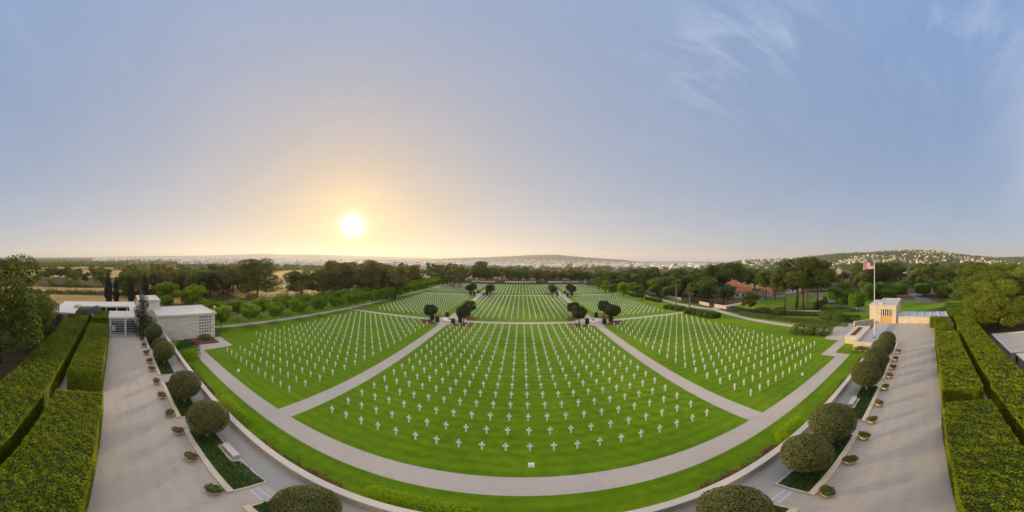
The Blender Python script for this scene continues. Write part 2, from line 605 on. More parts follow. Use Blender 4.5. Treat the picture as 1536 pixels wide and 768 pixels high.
def hill(name, prof, r0, rp, r1, m, bump=0.08, nr=26, na=70, seed=1):
    """a hill whose skyline follows prof (bearing in panorama columns, skyline height in rows)"""
    rr = random.Random(seed)
    ph = [rr.uniform(0, 6.28) for _ in range(8)]
    p0, p1 = prof[0][0], prof[-1][0]
    pts, H = [], {}
    for i in range(na + 1):
        px = p0 + (p1 - p0) * i / na
        for (xa, ya), (xb, yb) in zip(prof, prof[1:]):
            if xa <= px <= xb:
                yy = ya + (yb - ya) * (px - xa) / (xb - xa)
        a = (px - X0) / F
        zp = CAMZ + (y0_at(a) - yy) / F * rp
        edge = min(1, i / 5, (na - i) / 5)
        for k in range(nr + 1):
            r = r0 + (r1 - r0) * k / nr
            x, y = r * math.sin(a), r * math.cos(a)
            g = ground_z(x, y)
            t = smooth(r0, rp, r) if r < rp else smooth(r1, rp, r)
            w = 1 + bump * (math.sin(a * 19 + ph[0] + r * .004) + math.sin(a * 41 + ph[1] - r * .007) * .6 + math.sin(r * .013 + ph[2]) * .5) * (1 - t) * 2
            z = g - 3 + (zp - g + 3) * t * w * (0.25 + 0.75 * edge)
            pts.append((x, y, z))
            H[i, k] = z
    b = MB()
    q = nr + 1
    b.add(pts, [(i * q + k, (i + 1) * q + k, (i + 1) * q + k + 1, i * q + k + 1) for i in range(na) for k in range(nr)])
    o = link(name, b.mesh(name, m, smooth=True))
    tag(o, None, None, None, 'structure')

    def zf(px, r):
        u = (px - p0) / (p1 - p0) * na
        w_ = (r - r0) / (r1 - r0) * nr
        if not (0 <= u < na and 0 <= w_ < nr):
            return ground_z(*at(px, r))
        i, k = int(u), int(w_)
        fu, fw = u - i, w_ - k
        return (H[i, k] * (1 - fu) * (1 - fw) + H[i + 1, k] * fu * (1 - fw) + H[i, k + 1] * (1 - fu) * fw + H[i + 1, k + 1] * fu * fw)
    return zf


z_far = hill('hill', [(640, 388.5), (690, 387), (725, 385.8), (760, 384.6), (800, 382.4), (835, 382), (855, 384), (880, 386), (915, 388.5), (960, 391)], 2600, 5600, 8000, M['hill_far'], seed=3)
z_right = hill('hill', [(1080, 391), (1140, 390.5), (1190, 388.5), (1222, 385), (1260, 381.5), (1300, 379.5), (1340, 377.5), (1375, 376), (1400, 377), (1430, 381), (1460, 384.5), (1500, 387.5), (1540, 386), (1600, 390)], 520, 1650, 2600, M['hill_near'], seed=5)
hill('hill', [(60, 388), (160, 385), (240, 384), (320, 383), (360, 381.5), (400, 380.6), (430, 382), (470, 381.5), (510, 383), (560, 384.5), (640, 387), (700, 390)], 8300, 10500, 12000, M['hill_far'], seed=9)

# wheat fields on the left
fb = MB()
for poly in ([(-105, -70), (-105, 40), (-136, 44), (-136, -70)], [(-148, -80), (-148, 20), (-171, 24), (-171, -90)],
             [(-262, -200), (-262, 80), (-420, 130), (-430, -260)], [(-470, -330), (-455, 150), (-640, 210), (-680, -420)],
             [(-185, 95), (-160, 190), (-330, 300), (-380, 150)], [(-112, 60), (-104, 110), (-150, 140), (-165, 60)]):
    f_ = MB().sheet(poly[::-1] if False else poly, 0.01)
    structure('wheat_field', f_, M['field'])

# ================================================================== lawn, paths, terrace
structure('lawn', MB().sheet([(-59.0, 11.1), (72, 11.1), (72, 206), (-78, 206), (-78, 25.5), (-59.0, 25.5)], 0.0), M['lawn'])
structure('lawn', MB().sheet([(76, 15.8), (88, 10), (128, -20), (133, 20), (150, 60), (120, 78), (84, 80), (77, 40)], 0.0), M['lawn'])
p = MB()
CR = -0.2
paths = MB()
Zp = 0.004


def strip(pts, w0, z, m, name='footpath'):
    """a path of given width along a polyline"""
    L, Rr = [], []
    for i, (x, y) in enumerate(pts):
        a = Vector(pts[max(i - 1, 0)]); b = Vector(pts[min(i + 1, len(pts) - 1)])
        d = (b - a).normalized()
        n = Vector((-d.y, d.x))
        L.append((x + n.x * w0 / 2, y + n.y * w0 / 2, z)); Rr.append((x - n.x * w0 / 2, y - n.y * w0 / 2, z))
    b = MB()
    k = len(pts)
    b.add(L + Rr, [(i, k + i, k + i + 1, i + 1) for i in range(k - 1)])
    return structure(name, b, m)


# the path along the terrace with its zigzag into the flag court on the right, and the corner by the chapel on the left
structure('footpath', MB().sheet([(-54.2, 15.25), (50.6, 15.3), (50.65, 18.65), (59.75, 18.7), (62.0, 18.7), (72.6, 20.6), (78.0, 15.7), (78.0, 26.4), (66.9, 26.0), (59.5, 24.6), (59.4, 21.0), (48.3, 20.9), (48.35, 17.7), (-50.6, 17.7), (-51.2, 24.7), (-58.3, 24.7), (-58.3, 22.8), (-54.2, 22.8)], Zp), M['path'])
structure('footpath', MB().sheet([(-24.45, 17.7), (-22.05, 17.7), (-21.6, 205), (-24.0, 205)], Zp * 2), M['path'])
structure('footpath', MB().sheet([(21.75, 17.7), (24.15, 17.7), (23.7, 205), (21.3, 205)], Zp * 2), M['path'])
structure('footpath', MB().sheet([(-65.0, 78.2), (63.0, 78.2), (63.0, 80.6), (-65.0, 80.6)], Zp * 3), M['path'])
structure('footpath', MB().sheet([(-62.5, 141.2), (64.0, 141.2), (64.0, 143.8), (-62.5, 143.8)], Zp * 3), M['path'])
left_path = [(-67.8, 20), (-67.5, 27), (-66.3, 46), (-64.3, 75), (-62.8, 105), (-61.6, 138), (-59.5, 170), (-58.0, 203)]
strip(left_path, 2.5, Zp * 4, M['path'])
right_path = [(67.6, 22), (67.6, 38), (67.4, 55), (69.0, 66), (71.5, 77), (69.0, 84), (67.6, 96), (67.2, 125), (66.8, 155), (65.5, 185), (64.0, 210), (62.5, 240)]
strip(right_path, 2.9, Zp * 4, M['path'])
strip([(71.0, 77.5), (80, 79), (96, 79)], 3.6, Zp * 5, M['path'])
strip([(96, 80), (110, 80.5), (128, 78), (150, 62), (175, 55)], 5.0, Zp * 6, M['asphalt'], 'road')
strip([(133, 60), (118, 47), (106, 35), (102, 26), (97, 16), (97, -2), (100, -16)], 5.5, Zp * 7, M['asphalt'], 'road')
strip([(126, 0), (140, 3), (160, 8)], 7.0, Zp * 7, M['asphalt'], 'road')
strip([(124, -8), (126, 0), (127, 8), (134, 14)], 4.0, Zp * 8, M['asphalt'], 'road')

# raised terrace: one slab, its gravel walk, the smoother strip by the parapet
TZ = 0.8
structure('terrace', MB().box(-92.0, 77.9, -13.0, 11.0, -0.5, TZ - 0.004), M['parapet'])
structure('terrace_gravel', MB().sheet([(-60.8, -7.4), (77.7, -7.4), (77.7, 8.7), (-60.8, 8.7)], TZ), M['gravel'])
structure('terrace_walk', MB().sheet([(-60.8, 8.7), (77.7, 8.7), (77.7, 10.75), (-60.8, 10.75)], TZ), M['walk'])

# flower and ivy beds between walk and gravel, each with its kerb; the notch holds a bench
bed_spans = [(-61.0, -51.0), (-48.6, -38.4), (-35.8, -25.9), (-23.3, -13.4), (-11.6, 11.6), (13.5, 23.1), (25.9, 35.6), (38.2, 48.0), (50.6, 58.0)]
bed_seats = {-23.3: (-19.7, -17.05), 25.9: (28.6, 31.2)}
for bi, (xa, xb) in enumerate(bed_spans):
    seat = bed_seats.get(xa)
    where = 'left' if xb < 0 else ('middle' if xa < 0 else 'right')
    n_in = {0: 'farthest', 1: 'third', 2: 'second', 3: 'nearest', 4: '', 5: 'nearest', 6: 'second', 7: 'third', 8: 'farthest'}[bi]
    lab = (f'long ivy bed with pale stone kerb, {n_in} on the {where} terrace half' if n_in
           else 'long ivy bed in a pale stone kerb, the middle one of the terrace')
    t = thing('planting_bed', lab, 'planting bed', ((xa + xb) / 2, 7.6, TZ), group='ivy beds on the terrace')
    k = MB()
    k.box(xa, xb, 6.15, 6.6, TZ - .02, TZ + .28)
    part('front_kerb', k, M['kerb'], t)
    k = MB()
    k.box(xa, xa + .16, 6.602, 8.95, TZ - .02, TZ + .16)
    k.box(xb - .16, xb, 6.602, 8.95, TZ - .02, TZ + .16)
    segs = [(xa + .162, xb - .162)] if not seat else [(xa + .162, seat[0]), (seat[1], xb - .162)]
    for q0, q1 in segs:
        k.box(q0, q1, 8.8, 8.95, TZ - .02, TZ + .155)
    if seat:
        k.box(seat[0] - .15, seat[0] - .002, 8.3, 8.798, TZ - .02, TZ + .155)
        k.box(seat[1] + .002, seat[1] + .15, 8.3, 8.798, TZ - .02, TZ + .155)
        k.box(seat[0], seat[1], 8.15, 8.298, TZ - .02, TZ + .155)
    part('edge_kerb', k, M['kerb'], t)
    n = int((xb - xa) * 2.2 * 190)
    x = NR.uniform(xa + .2, xb - .2, n); y = NR.uniform(6.62, 8.78, n)
    if seat:
        kp = ~((x > seat[0] - .15) & (x < seat[1] + .15) & (y > 8.1))
        x, y = x[kp], y[kp]
    z = TZ + .1 + NR.uniform(0, .16, len(x)) + .07 * np.sin(x * 3.1) * np.cos(y * 4.3)
    base = MB().box(xa + .17, xb - .17, 6.61, 8.1, TZ - .01, TZ + .1)
    part('soil', base, M['soil'], t)
    me = leaves('ivy', np.stack([x, y, z], 1) - np.array([(xa + xb) / 2, 7.6, TZ]), np.tile([0, 0, 1.0], (len(x), 1)), .17, M['l_cover'], .75, .55)
    tag(link('ivy', me, t), None, None, None, 'stuff')

for (sx0, sx1), lab in (((-19.7, -17.05), 'pale stone bench in the notch of the nearest left ivy bed'), ((28.6, 31.2), 'pale stone bench in the notch of a right ivy bed')):
    t = thing('stone_bench', lab, 'bench', ((sx0 + sx1) / 2, 8.62, TZ), group='benches of the terrace')
    b = MB().box(sx0 + .25, sx1 - .25, 8.42, 9.0, TZ + .40, TZ + .56)
    part('seat', b, M['coping'], t)
    for x in (sx0 + .5, sx1 - .75):
        part('leg', MB().box(x, x + .25, 8.48, 8.94, TZ, TZ + .398), M['coping'], t)

# parapet wall between terrace and lawn
t = thing('parapet_wall', 'long low stone parapet wall between the terrace and the lawn strip', 'wall', (0, 11, 0))
part('wall', MB().box(-58.6, 53.2, 10.78, 11.2, 0, 1.64), M['parapet'], t)
part('coping', MB().box(-58.7, 53.2, 10.70, 11.28, 1.642, 1.8), M['coping'], t)

# narrow blue water channels let into the pavement
for x, lab in ((-12.5, 'narrow blue water channel in the paving, the one left of the middle'), (12.5, 'narrow blue water channel in the paving, the one right of the middle')):
    t = thing('water_channel', lab, 'water channel', (x, 7.8, TZ), group='water channels of the terrace')
    b = MB()
    b.box(x - .75, x + .75, 7.46, 7.62, TZ - .02, TZ + .05)
    b.box(x - .75, x + .75, 7.98, 8.14, TZ - .02, TZ + .05)
    part('rim', b, M['coping'], t)
    part('water', MB().sheet([(x - .75, 7.62), (x + .75, 7.62), (x + .75, 7.98), (x - .75, 7.98)], TZ + .01), M['blue_tile'], t)

# ------------------------------------------------------------------ clay pots along the gravel
pot = thing('flower_pot', 'x', 'flower pot', (0, 0, 0), group='clay pots along the kerb')
b = MB().lathe(0, 0, [(.26, 0), (.36, .12), (.42, .34), (.47, .42), (.47, .52), (.40, .52), (.37, .45)], 20)
part('pot', b, M['terracotta'], pot, smooth=False)
variants = []
for sd, mm in ((1, M['l_pot']), (2, M['l_bush'])):
    pts, d = blob_points([(0, 0, .64, .42, .42, .22), (.2, .1, .72, .3, .3, .2), (-.2, -.1, .7, .32, .3, .2)], 420, np.random.default_rng(sd), .45)
    variants.append(leaves('plant', pts, d, .15, mm, .6, .6))
link('plant', variants[0], pot).scale = (1.25, 1.25, 1.0)
pot2 = thing('flower_pot', 'x', 'flower pot', (0, 0, 0), group='clay pots along the kerb')
link('pot', [c for c in pot.children if c.name.startswith('pot')][0].data, pot2)
link('plant', variants[1], pot2).scale = (1.25, 1.25, 1.0)
left_pots = [-13.8, -18.4, -22.9, -26.6, -31.2, -35.6, -40.4, -44.0, -48.4, -53.0, -57.6]
right_pots = [13.9, 18.4, 22.6, 25.9, 30.0, 34.8, 39.0, 42.6, 46.8, 51.0]
first = {0: True, 1: True}
for side, xs in (('left', left_pots), ('right', right_pots)):
    for i, x in enumerate(xs):
        v = 0 if (side == 'left' and i > 0) or i > 5 else 1
        src = pot if v == 0 else pot2
        lab = (f'clay pot of {"brownish" if v == 0 else "green"} plants by the {side} kerb, {ordinal(i + 1)} from the near end')
        loc = (x, 5.5 + R.uniform(-.05, .05), TZ)
        if first[v]:
            src.location = loc; src['label'] = lab; first[v] = False
        else:
            dup(src, loc, R.uniform(0, 6), lab)

# ------------------------------------------------------------------ clipped ball trees in the beds
def ball_mesh(seed, r=1.95, squash=.93):
    rg = np.random.default_rng(seed)
    n = 9000
    d = unit(rg.normal(0, 1, (n, 3)))
    lump = 1 + .03 * np.sin(d[:, 0] * 4 + seed * 2) * np.sin(d[:, 1] * 3.4 + seed) + .018 * np.sin(d[:, 0] * 9 + seed) * np.sin(d[:, 1] * 8) + .014 * np.sin(d[:, 2] * 14 + d[:, 0] * 11)
    p = d * (r * lump * rg.uniform(.93, 1.012, n))[:, None]
    p[:, 2] *= squash
    return leaves('crown', p, d, .125, M['l_ball'], .65, .55, rg)


ball_vars = []
for sd in (1, 2, 3):
    t = thing('ball_tree', 'x', 'ball tree', (0, 0, 0), group='clipped ball trees of the terrace')
    cr = link('crown', ball_mesh(sd), t, (0, 0, 2.85))
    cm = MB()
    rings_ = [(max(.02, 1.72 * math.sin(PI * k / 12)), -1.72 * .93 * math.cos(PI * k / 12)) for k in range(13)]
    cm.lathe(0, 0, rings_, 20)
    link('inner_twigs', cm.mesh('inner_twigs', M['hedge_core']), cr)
    b = MB()
    b.tube([(0, 0, -.1), (.03, .02, .5), (0, 0, 1.5)], [.17, .13, .14], 10)
    for k in range(5):
        a = k * 1.257
        b.tube([(0, 0, .55), (.25 * math.cos(a), .25 * math.sin(a), 1.3), (.6 * math.cos(a), .6 * math.sin(a), 2.2)], [.07, .06, .03], 6)
    part('trunk', b, M['grey_bark'], t)
    ball_vars.append(t)
ball_x = [-55.5, -46.3, -43.0, -29.4, -21.6, -8.7, 8.7, 16.0, 21.0, 33.8, 40.2, 45.9, 52.3]
ball_r = [1.92, 1.72, 1.9, 2.02, 1.98, 1.68, 1.78, 1.89, 2.12, 2.08, 2.03, 1.96, 1.84]
nl = sum(x < 0 for x in ball_x)
used = set()
for i, (x, r) in enumerate(zip(ball_x, ball_r)):
    k = i % 3
    s_ = r / 1.95
    side = 'left' if x < 0 else 'right'
    num = nl - i if x < 0 else i - nl + 1
    lab = f'grey-green clipped ball tree in the {side} terrace beds, {ordinal(num)} from the middle'
    loc = (x, 7.9, TZ)
    if k not in used:
        used.add(k)
        o = ball_vars[k]; o.location = loc; o['label'] = lab; o.scale = (s_, s_, s_)
    else:
        dup(ball_vars[k], loc, R.uniform(0, 6), lab, None, (s_, s_, s_))


# ------------------------------------------------------------------ hedges: clipped blocks, top and side leaf by leaf
def hedge(name, label, x0, x1, y0, y1, z0, z1, group, m='l_hedge', dens=95, size=.19, wob=.2, cat='hedge', seed=1, near=None):
    """a clipped hedge block; the leaves get finer towards the near end"""
    rg = np.random.default_rng(seed)
    cx, cy = (x0 + x1) / 2, (y0 + y1) / 2
    t = thing(name, label, cat, (cx, cy, z0), group=group)
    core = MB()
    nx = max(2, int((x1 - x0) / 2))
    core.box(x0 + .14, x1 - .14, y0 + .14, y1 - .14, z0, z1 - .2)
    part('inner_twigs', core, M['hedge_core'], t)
    P, D, S = [], [], []

    J = []

    def face(area, gen, nrm):
        n = int(area * dens)
        p = gen(rg.uniform(0, 1, n), rg.uniform(0, 1, n), n)
        P.append(p); D.append(np.tile(nrm, (n, 1)).astype(float))
        S.append(np.full(n, size)); J.append(np.full((n, 1), .75 if nrm[2] == 1 else .32))
    w, l, h = x1 - x0, y1 - y0, z1 - z0
    def up(u, v, n):
        x, y = x0 + u * w, y0 + v * l
        z = z1 + wob * (np.sin(x * 1.9 + seed) * np.sin(y * 2.3 + 1) * .35 + np.sin(x * .7 + y * 1.1) * .3 + np.sin(x * 4.3 - y * 3.1 + 1.5 * np.sin(y * 2.1)) * .35 + np.sin(y * 7.1 + 2 * np.sin(x * 2.9)) * np.sin(x * 6.3 + seed) * .45) + rg.uniform(-.22, .07, n)
        cr_ = np.sin(x * 1.3 + 2.2 * np.sin(y * .9 + seed)) + np.sin(y * 1.6 + 1.8 * np.sin(x * .7 - seed) + 1.3 * np.sin(x * 2.3))
        z -= .34 * np.exp(-(cr_ / .16) ** 2) * (rg.uniform(0, 1, n) < .8)
        return np.stack([x, y, z], 1)
    face(w * l * 1.5, up, (0, 0, 1))
    sides = lambda fx, fy, nrm, area: face(area, lambda u, v, n: np.stack([fx(u, n), fy(u, n), z0 + .05 + v * (h - .05)], 1), nrm)
    j = lambda n: rg.uniform(-.09, .05, n)
    sides(lambda u, n: x0 + u * w, lambda u, n: y1 + j(n), (0, 1, .1), w * h * 1.8)
    sides(lambda u, n: x0 + u * w, lambda u, n: y0 - j(n), (0, -1, 0), w * h * 1.0)
    sides(lambda u, n: x1 + j(n), lambda u, n: y0 + u * l, (1, 0, 0), l * h * 1.4)
    sides(lambda u, n: x0 - j(n), lambda u, n: y0 + u * l, (-1, 0, 0), l * h * 1.4)
    P = np.concatenate(P); D = np.concatenate(D); S = np.concatenate(S); J = np.concatenate(J)
    link('foliage', leaves('foliage', P - np.array([cx, cy, z0]), D, S, M[m], .6, J, rg), t)
    return t


HG = 'clipped hedges beside the terrace'
HZ = 4.2
for nm, sgn, defs in (('left', -1, [(-76.5, -67.0, 'farthest'), (-60.9, -33.4, 'middle'), (-27.5, -2.0, 'nearest')]), ('right', 1, [(62.9, 72.2, 'farthest'), (29.4, 56.7, 'middle'), (2.0, 25.9, 'nearest')])):
    for k, (xa, xb, w_) in enumerate(defs):
        yb = -2.0 if w_ != 'nearest' else -1.55
        if nm == 'right':
            yb = {'farthest': -2.35, 'middle': -2.0, 'nearest': -1.6}[w_]
        hedge('hedge', f'wide clipped hedge block along the {nm} gravel edge, {w_} of its row', xa, xb, -6.65, yb, TZ - .2, HZ, HG, seed=10 + k + (5 if sgn > 0 else 0), dens={'nearest': 165, 'middle': 100, 'farthest': 60}[w_], size=.145 if w_ == 'nearest' else .2)
    if nm == 'left':
        hedge('hedge', 'long back hedge on the left, behind the blocks that line the gravel', -76.5, -2.0, -13.4, -7.85, TZ - .2, HZ, HG, seed=31)
    else:
        hedge('hedge', 'long back hedge on the right, behind the blocks that line the gravel', 2.0, 72.2, -12.7, -7.75, TZ - .2, HZ, HG, seed=32)
# low links that close the gaps between the blocks at the back
hedge('hedge', 'short low hedge across the gap beside the right ochre wall', 72.6, 77.3, -6.0, -1.2, TZ - .2, 3.2, HG, seed=41)
hedge('hedge', 'bright square clipped hedge beyond the right end of the terrace', 79.5, 96, -13.0, -7.2, 0, 4.3, HG, m='l_topiary', seed=42)
# ================================================================== graves
def cross_mesh():
    b = MB()
    w, t, hh = .083, .055, 1.15
    zb, zt, aw = .67, .835, .262
    poly = [(-w, 0), (w, 0), (w * .93, zb), (aw, zb), (aw, zt), (w * .93, zt), (w * .9, hh), (-w * .9, hh), (-w * .93, zt), (-aw, zt), (-aw, zb), (-w * .93, zb)]
    n = len(poly)
    c = .018
    # front and back faces slightly inset: a worked edge
    cx = [(x * (1 - c / .4), z if z == 0 else z - (c if z in (hh, zt) else (-c if z == zb else 0))) for x, z in poly]
    v = [(x, -t, z) for x, z in cx] + [(x, -t + c, z) for x, z in poly] + [(x, t - c, z) for x, z in poly] + [(x, t, z) for x, z in cx]
    f = []
    for k in range(3):
        for i in range(n):
            j = (i + 1) % n
            f.append((k * n + i, k * n + j, (k + 1) * n + j, (k + 1) * n + i))
    for k, fl in ((0, False), (3, True)):
        o = k * n
        quads = [(0, 1, 2, 11), (2, 3, 4, 5), (11, 2, 5, 8), (10, 11, 8, 9), (8, 5, 6, 7)]
        for q in quads:
            q = tuple(o + i for i in q)
            f.append(q[::-1] if fl else q)
    b.add(v, f)
    return b


CROSS = cross_mesh().mesh('grave_cross', M['grave_marble'])
CCX = [(-22.75, 79.4), (22.75, 79.4), (-22.8, 142.5), (22.6, 142.5)]
SP, RS = 2.04, 2.93
graves = []          # x, y, plot, row, column, columns counted from
for pi_, ys in enumerate((21.73, 84.4, 148.3)):
    for r in range(19):
        y = ys + RS * r
        for k in range(20):
            graves.append((CR + (k - 9.5) * SP, y, ('middle', pi_), r, k + 1))
        nl_, nr_ = 15, 14
        if pi_ == 0:
            nl_ = 11 if r < 3 else (12 if r == 3 else 15)
            nr_ = 10 if r == 0 else 14
        elif pi_ == 1:
            nl_ = 13 if r < 1 else 14
            nr_ = 13
        for k in range(nl_):
            graves.append((-27.4 - 2.02 * k, y, ('left', pi_), r, k + 1))
        for k in range(nr_):
            graves.append((26.98 + SP * k, y, ('right', pi_), r, k + 1))
graves = [q for q in graves if min(math.hypot(q[0] - a, q[1] - b) for a, b in CCX) > 8.3]
graves.sort(key=lambda q: q[0] ** 2 + q[1] ** 2)
GG = 'white marble grave crosses on the lawn'
cr0 = bpy.data.objects.new('grave_cross', CROSS)
COL.objects.link(cr0)
for i, (x, y, (pl, pi_), r, k) in enumerate(graves[:300]):
    o = cr0 if i == 0 else cr0.copy()
    if i:
        COL.objects.link(o)
    o.location = (x, y, 0.0)
    o.rotation_euler = (R.uniform(-.012, .012), R.uniform(-.01, .01), R.uniform(-.02, .02))
    row = 'front row' if r == 0 else f'{ordinal(r + 1)} row'
    if pl == 'middle':
        lab = f'white marble cross in the {row} of the middle plot, {ordinal(k)} from its left end'
    else:
        lab = f'white marble cross in the {row} of the near {pl} plot, {ordinal(k)} from the path'
    tag(o, lab, 'grave cross', GG)
far = MB()
cm_ = cross_mesh()
cv = np.array(cm_.v)
rest = graves[300:]
allv = np.concatenate([cv + np.array([x, y, 0]) for x, y, *_ in rest])
nv = len(cv)
far.v = [tuple(q) for q in allv]
far.f = [tuple(i + nv * j for i in f) for j in range(len(rest)) for f in cm_.f]
far.mi = [0] * len(far.f)
o = link('grave_crosses', far.mesh('grave_crosses', M['grave_marble']))
tag(o, 'rows of white marble crosses receding over the far parts of the lawn', 'graves', None, 'stuff')

# plot markers
for (x, y), lab in (((0.85, 19.3), 'small white plot marker in front of the middle block of crosses'), ((-37.8, 19.3), 'small white plot marker in front of the left block of crosses'), ((37.4, 19.35), 'small white plot marker in front of the right block of crosses')):
    t = thing('plot_marker', lab, 'marker', (x, y, 0), group='plot markers')
    b = MB()
    b.add([(x - .25, y - .16, 0), (x + .25, y - .16, 0), (x + .25, y + .16, 0), (x - .25, y + .16, 0), (x - .23, y - .08, .36), (x + .23, y - .08, .36), (x + .23, y + .13, .42), (x - .23, y + .13, .42)],
          [(0, 3, 2, 1), (4, 5, 6, 7), (0, 1, 5, 4), (1, 2, 6, 5), (2, 3, 7, 6), (3, 0, 4, 7)])
    part('block', b, M['marble'], t)
    b = MB().add([(x - .045, y - .125, .2), (x + .045, y - .125, .2), (x + .045, y - .108, .27), (x - .045, y - .108, .27)], [(0, 1, 2, 3)])
    part('mark', b, M['grey_metal'], t)

# ================================================================== tree kinds
def limbs(rg, h, spread, n, r0, base=0.45):
    b = MB()
    b.tube([(0, 0, -.2), (.06 * h * rg.uniform(-.5, .5), .05 * h * rg.uniform(-.5, .5), h * .35), (.1 * h * rg.uniform(-.6, .6), .1 * h * rg.uniform(-.6, .6), h * .75)], [r0, r0 * .72, r0 * .3], 8)
    for i in range(n):
        a = 2 * PI * (i + rg.uniform(-.3, .3)) / n
        z0 = h * rg.uniform(base - .08, base + .1)
        q = spread * rg.uniform(.6, 1)
        b.tube([(0, 0, z0), (q * .4 * math.cos(a), q * .4 * math.sin(a), z0 + h * .14), (q * math.cos(a), q * math.sin(a), z0 + h * rg.uniform(.22, .38))], [r0 * .5, r0 * .34, r0 * .1], 6)
    return b


def make_tree(name, seed, kind, leaf, bark):
    """one prototype tree about as tall as its kind grows; placed copies are scaled"""
    rg = np.random.default_rng(seed)
    t = thing(name, 'x', 'tree')
    bl = []
    if kind == 'broad':                      # 12 m tall dense round crown
        h, w = 12, 5.0
        for i in range(26):
            a, q = rg.uniform(0, 2 * PI), rg.uniform(0, 1) ** .6
            zz = rg.uniform(.32, .9)
            rr = w * math.sqrt(max(.05, 1 - ((zz - .58) / .44) ** 2)) * q * .8
            s = rg.uniform(1.1, 2.1)
            bl.append((rr * math.cos(a), rr * math.sin(a), h * zz, s, s, s * .8))
        tr = limbs(rg, h, w * .7, 6, .34)
        n, size, inner = 8500, .5, .5
    elif kind == 'round':                    # tidy globe crown, 6 m
        h, w = 6, 2.5
        bl.append((0, 0, 4.0, 2.2, 2.2, 1.75))
        for i in range(26):
            d = unit(rg.normal(0, 1, (1, 3)))[0]
            s = rg.uniform(.7, .95)
            bl.append((d[0] * 1.75, d[1] * 1.75, 4.0 + d[2] * 1.3, s, s, s * .85))
        tr = limbs(rg, 5.0, 1.7, 5, .2, .4)
        n, size, inner = 9000, .24, .6
    elif kind == 'gum':                      # tall airy crown in separate clumps, 18 m
        h, w = 18, 5.5
        for i in range(22):
            a, q = rg.uniform(0, 2 * PI), rg.uniform(.1, 1) ** .7
            zz = rg.uniform(.36, .97)
            rr = w * q * (1 - .55 * abs(zz - .6) / .5)
            s = rg.uniform(.9, 1.9)
            bl.append((rr * math.cos(a), rr * math.sin(a), h * zz, s * 1.05, s * 1.05, s * .85))
        tr = limbs(rg, h, w * .75, 8, .36, .4)
        n, size, inner = 7500, .42, .25
    elif kind == 'pine':                     # flat topped umbrella, 18 m, bare lower trunk
        h, w = 18, 6.5
        for i in range(46):
            a, q = rg.uniform(0, 2 * PI), rg.uniform(0, 1) ** .55
            top = 1 - .26 * q * q
            zz = rg.uniform(.47 + .08 * q, top)
            s = rg.uniform(1.1, 1.9)
            bl.append((w * q * math.cos(a) * .85, w * q * math.sin(a) * .85, h * zz - s * .3, s * 1.15, s * 1.15, s * .72))
        tr = limbs(rg, h, w * .8, 8, .34, .55)
        n, size, inner = 15000, .38, .6
    elif kind == 'bushy_pine':               # broad low aleppo pine with billows to the ground, 15 m
        h, w = 15, 7.0
        for i in range(62):
            a, q = rg.uniform(0, 2 * PI), rg.uniform(.2, 1) ** .6
            zz = rg.uniform(.22, .95)
            rr = w * q * (1 - max(0, zz - .45) ** 1.6 * 1.5) * .9
            s = rg.uniform(1.3, 2.3)
            bl.append((rr * math.cos(a), rr * math.sin(a), h * zz, s * 1.1, s * 1.1, s * .72))
        tr = limbs(rg, h, w * .5, 8, .34, .3)
        n, size, inner = 34000, .3, .72
    elif kind == 'cypress':                  # 12 m spire
        h = 12
        for i in range(26):
            zz = i / 25
            s = 1.35 * (math.sin(PI * min(1, .12 + zz * .93)) ** .7) * (1 - .55 * zz) + .12
            bl.append((rg.normal(0, .1), rg.normal(0, .1), .6 + zz * 11, s, s, .75))
        tr = MB().tube([(0, 0, -.2), (0, 0, 5), (0, 0, 11)], [.2, .14, .03], 7)
        n, size, inner = 4200, .34, .6
    elif kind == 'avenue':                   # clipped vase shape, 6 m tall
        h = 6
        for i in range(30):
            a, q = rg.uniform(0, 2 * PI), rg.uniform(.1, 1) ** .5
            zz = rg.uniform(2.9, 5.5)
            rr = (1.15 + (zz - 2.5) * .72) * q * .95
            s = rg.uniform(.75, 1.15)
            bl.append((rr * math.cos(a), rr * math.sin(a), min(zz, 5.35), s, s, s * .75))
        tr = limbs(rg, 4.6, 1.8, 6, .2, .42)
        n, size, inner = 9500, .28, .5
    elif kind == 'olive':
        h = 5
        for i in range(16):
            a, q = rg.uniform(0, 2 * PI), rg.uniform(0, 1) ** .5
            s = rg.uniform(.7, 1.2)
            bl.append((2.2 * q * math.cos(a), 2.2 * q * math.sin(a), rg.uniform(2.3, 4.5), s, s, s * .8))
        tr = limbs(rg, 4.6, 1.6, 5, .24, .35)
        n, size, inner = 3600, .25, .35
    P, D = blob_points(bl, n, rg, inner)
    link('crown', leaves('crown', P, D, size, M[leaf], .55, .7, rg), t)
    link('trunk', tr.mesh('trunk', M[bark], smooth=True), t)
    return t


PROTO, used_p = {}, set()


def proto(kind, leaf, nvar, bark='bark', name='tree', base=100):
    for k in range(nvar):
        PROTO.setdefault((kind, leaf), []).append(make_tree(name, base + k * 17 + len(PROTO) * 31, kind, leaf, bark))


